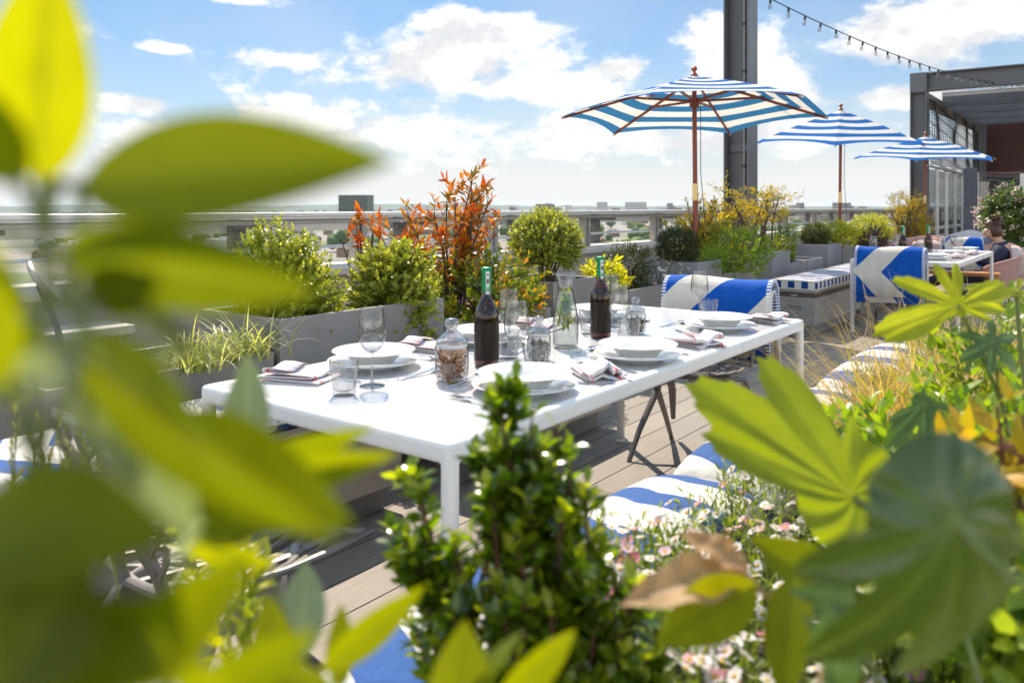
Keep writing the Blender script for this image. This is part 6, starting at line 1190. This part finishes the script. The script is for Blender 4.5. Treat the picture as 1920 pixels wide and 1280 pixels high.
Be = [(0, 1), (1, 2), (2, 3), (3, 4), (4, 5), (5, 6), (6, 7), (3, 8), (8, 9), (9, 10), (10, 11), (3, 12), (12, 13), (13, 14), (14, 15), (0, 16), (16, 17), (17, 18), (18, 19), (19, 20), (0, 21), (21, 22), (22, 23), (23, 24), (24, 25)]
# nose, chin and fingers belong to the same body
def addn(par, co, r, r2=None): Bn.append((co, r, r2 or r)); Be.append((par, len(Bn) - 1)); return len(Bn) - 1
nz = addn(6, (0, .02, 1.075), .014, .012)
for s_, w_ in ((1, 11), (-1, 15)):
    pm = addn(w_, (s_ * .052, .305, .93), .030, .013)
    for k in range(4): a = addn(pm, (s_ * (.062 - .015 * k), .338 + .008 * math.sin(k), .947 - .004 * k), .0085); b = addn(a, (s_ * (.045 - .015 * k), .358, .967 - .005 * k), .008); addn(b, (s_ * (.030 - .012 * k), .356, .983 - .004 * k), .007)
    a = addn(w_, (s_ * .033, .295, .945), .010); addn(a, (s_ * .020, .315, .975), .008)
skin('body', Bn, Be, SKIN, wt)
Jn = [((0, -.10, .52), .155, .14), ((0, -.15, .63), .148, .125), ((0, -.205, .77), .160, .125), ((0, -.205, .905), .165, .125), ((0, -.18, .965), .085, .08), ((.195, -.185, .895), .09), ((.265, -.045, .70), .072), ((.125, .17, .85), .044), ((-.195, -.185, .895), .09), ((-.265, -.045, .70), .072), ((-.125, .17, .85), .044)]
skin('jacket', Jn, [(0, 1), (1, 2), (2, 3), (3, 4), (3, 5), (5, 6), (6, 7), (3, 8), (8, 9), (9, 10)], JACKET, wt)
skin('trousers', [((0, -.08, .48), .16, .13), ((.105, .02, .49), .10), ((.12, .40, .55), .078), ((.125, .62, .42), .062), ((.125, .77, .32), .052), ((-.105, .02, .49), .10), ((-.12, .40, .55), .078), ((-.125, .62, .42), .062), ((-.125, .77, .32), .052)], [(0, 1), (1, 2), (2, 3), (3, 4), (0, 5), (5, 6), (6, 7), (7, 8)], JEANS, wt)
hb = MB()
def hairp(u, v): # cap over the crown and back of the head
    th = PI * u; ph = -PI * 1.06 + PI * 1.12 * v * 1.0; n_ = 1 + .03 * math.sin(v * 60) ; x = .094 * math.sin(th) * math.cos(ph) * n_; y = -.088 + .108 * math.sin(th) * math.sin(ph) * n_ + .025 * math.cos(th); return (x, y, 1.175 + .118 * math.cos(th) * n_)
hb.grid(lambda u, v: hairp(u * .78, v), 14, 40); hb.grid(lambda u, v: (.080 * math.sin(PI * .38 * u) * math.cos(2 * PI * v), -.078 + .082 * math.sin(PI * .38 * u) * math.sin(2 * PI * v), 1.19 + .108 * math.cos(PI * .38 * u)), 8, 40); hr = hb.build('hair', [HAIR], wt); m_ = hr.modifiers.new('t', 'SOLIDIFY'); m_.thickness = .012
mb = MB()
for k in range(9): a = k * .7; mb.tube([((.045 + .008 * (k % 3)) * math.cos(a + q * .5), -.135 + (.05 + .008 * (k % 2)) * math.sin(a + q * .5), 1.262 + .006 * k + .018 * math.sin(q * .7 + k)) for q in range(11)], .015, 6)
mb.build('bun', [HAIR], hr)
mb = MB()
for s_ in (-1, 1): mb.lathe([(.001, .012), (.008, .01), (.012, 0), (.008, -.01), (.001, -.012)], 8, (s_ * .074, -.09, 1.135))
mb.build('ear', [SKIN], wt, loc=(0, 0, -.05)); hr.location = (0, 0, -.05)
mb = MB()
for s_ in (-1, 1): mb.lathe([(.001, .006), (.008, .004), (.011, 0), (.008, -.004), (.001, -.006)], 8, (s_ * .03, -.008, 1.15))
mb.build('eye', [plain('eye', (.25, .2, .18), .2)], wt, loc=(0, 0, -.05)); MB().tube([(-.02, .002, 1.032), (0, .008, 1.03), (.02, .002, 1.032)], .005, 6).build('mouth', [plain('lips', (.45, .14, .12), .4)], wt)
o = MB().box(-.036, .036, -.075, .075, -.004, .004).build('phone', [PHONE], None, smooth=None, bevel=.003); o.rotation_euler = (.9, 0, PI / 2 + .15); v = Matrix.Rotation(PI / 2 + .15, 3, 'Z') @ Vector((0, .342, .975)); o.location = Vector((-1.36, 11.42, -.20)) + v; tag(o, 'dark phone held in the seated woman\'s hands', 'phone')
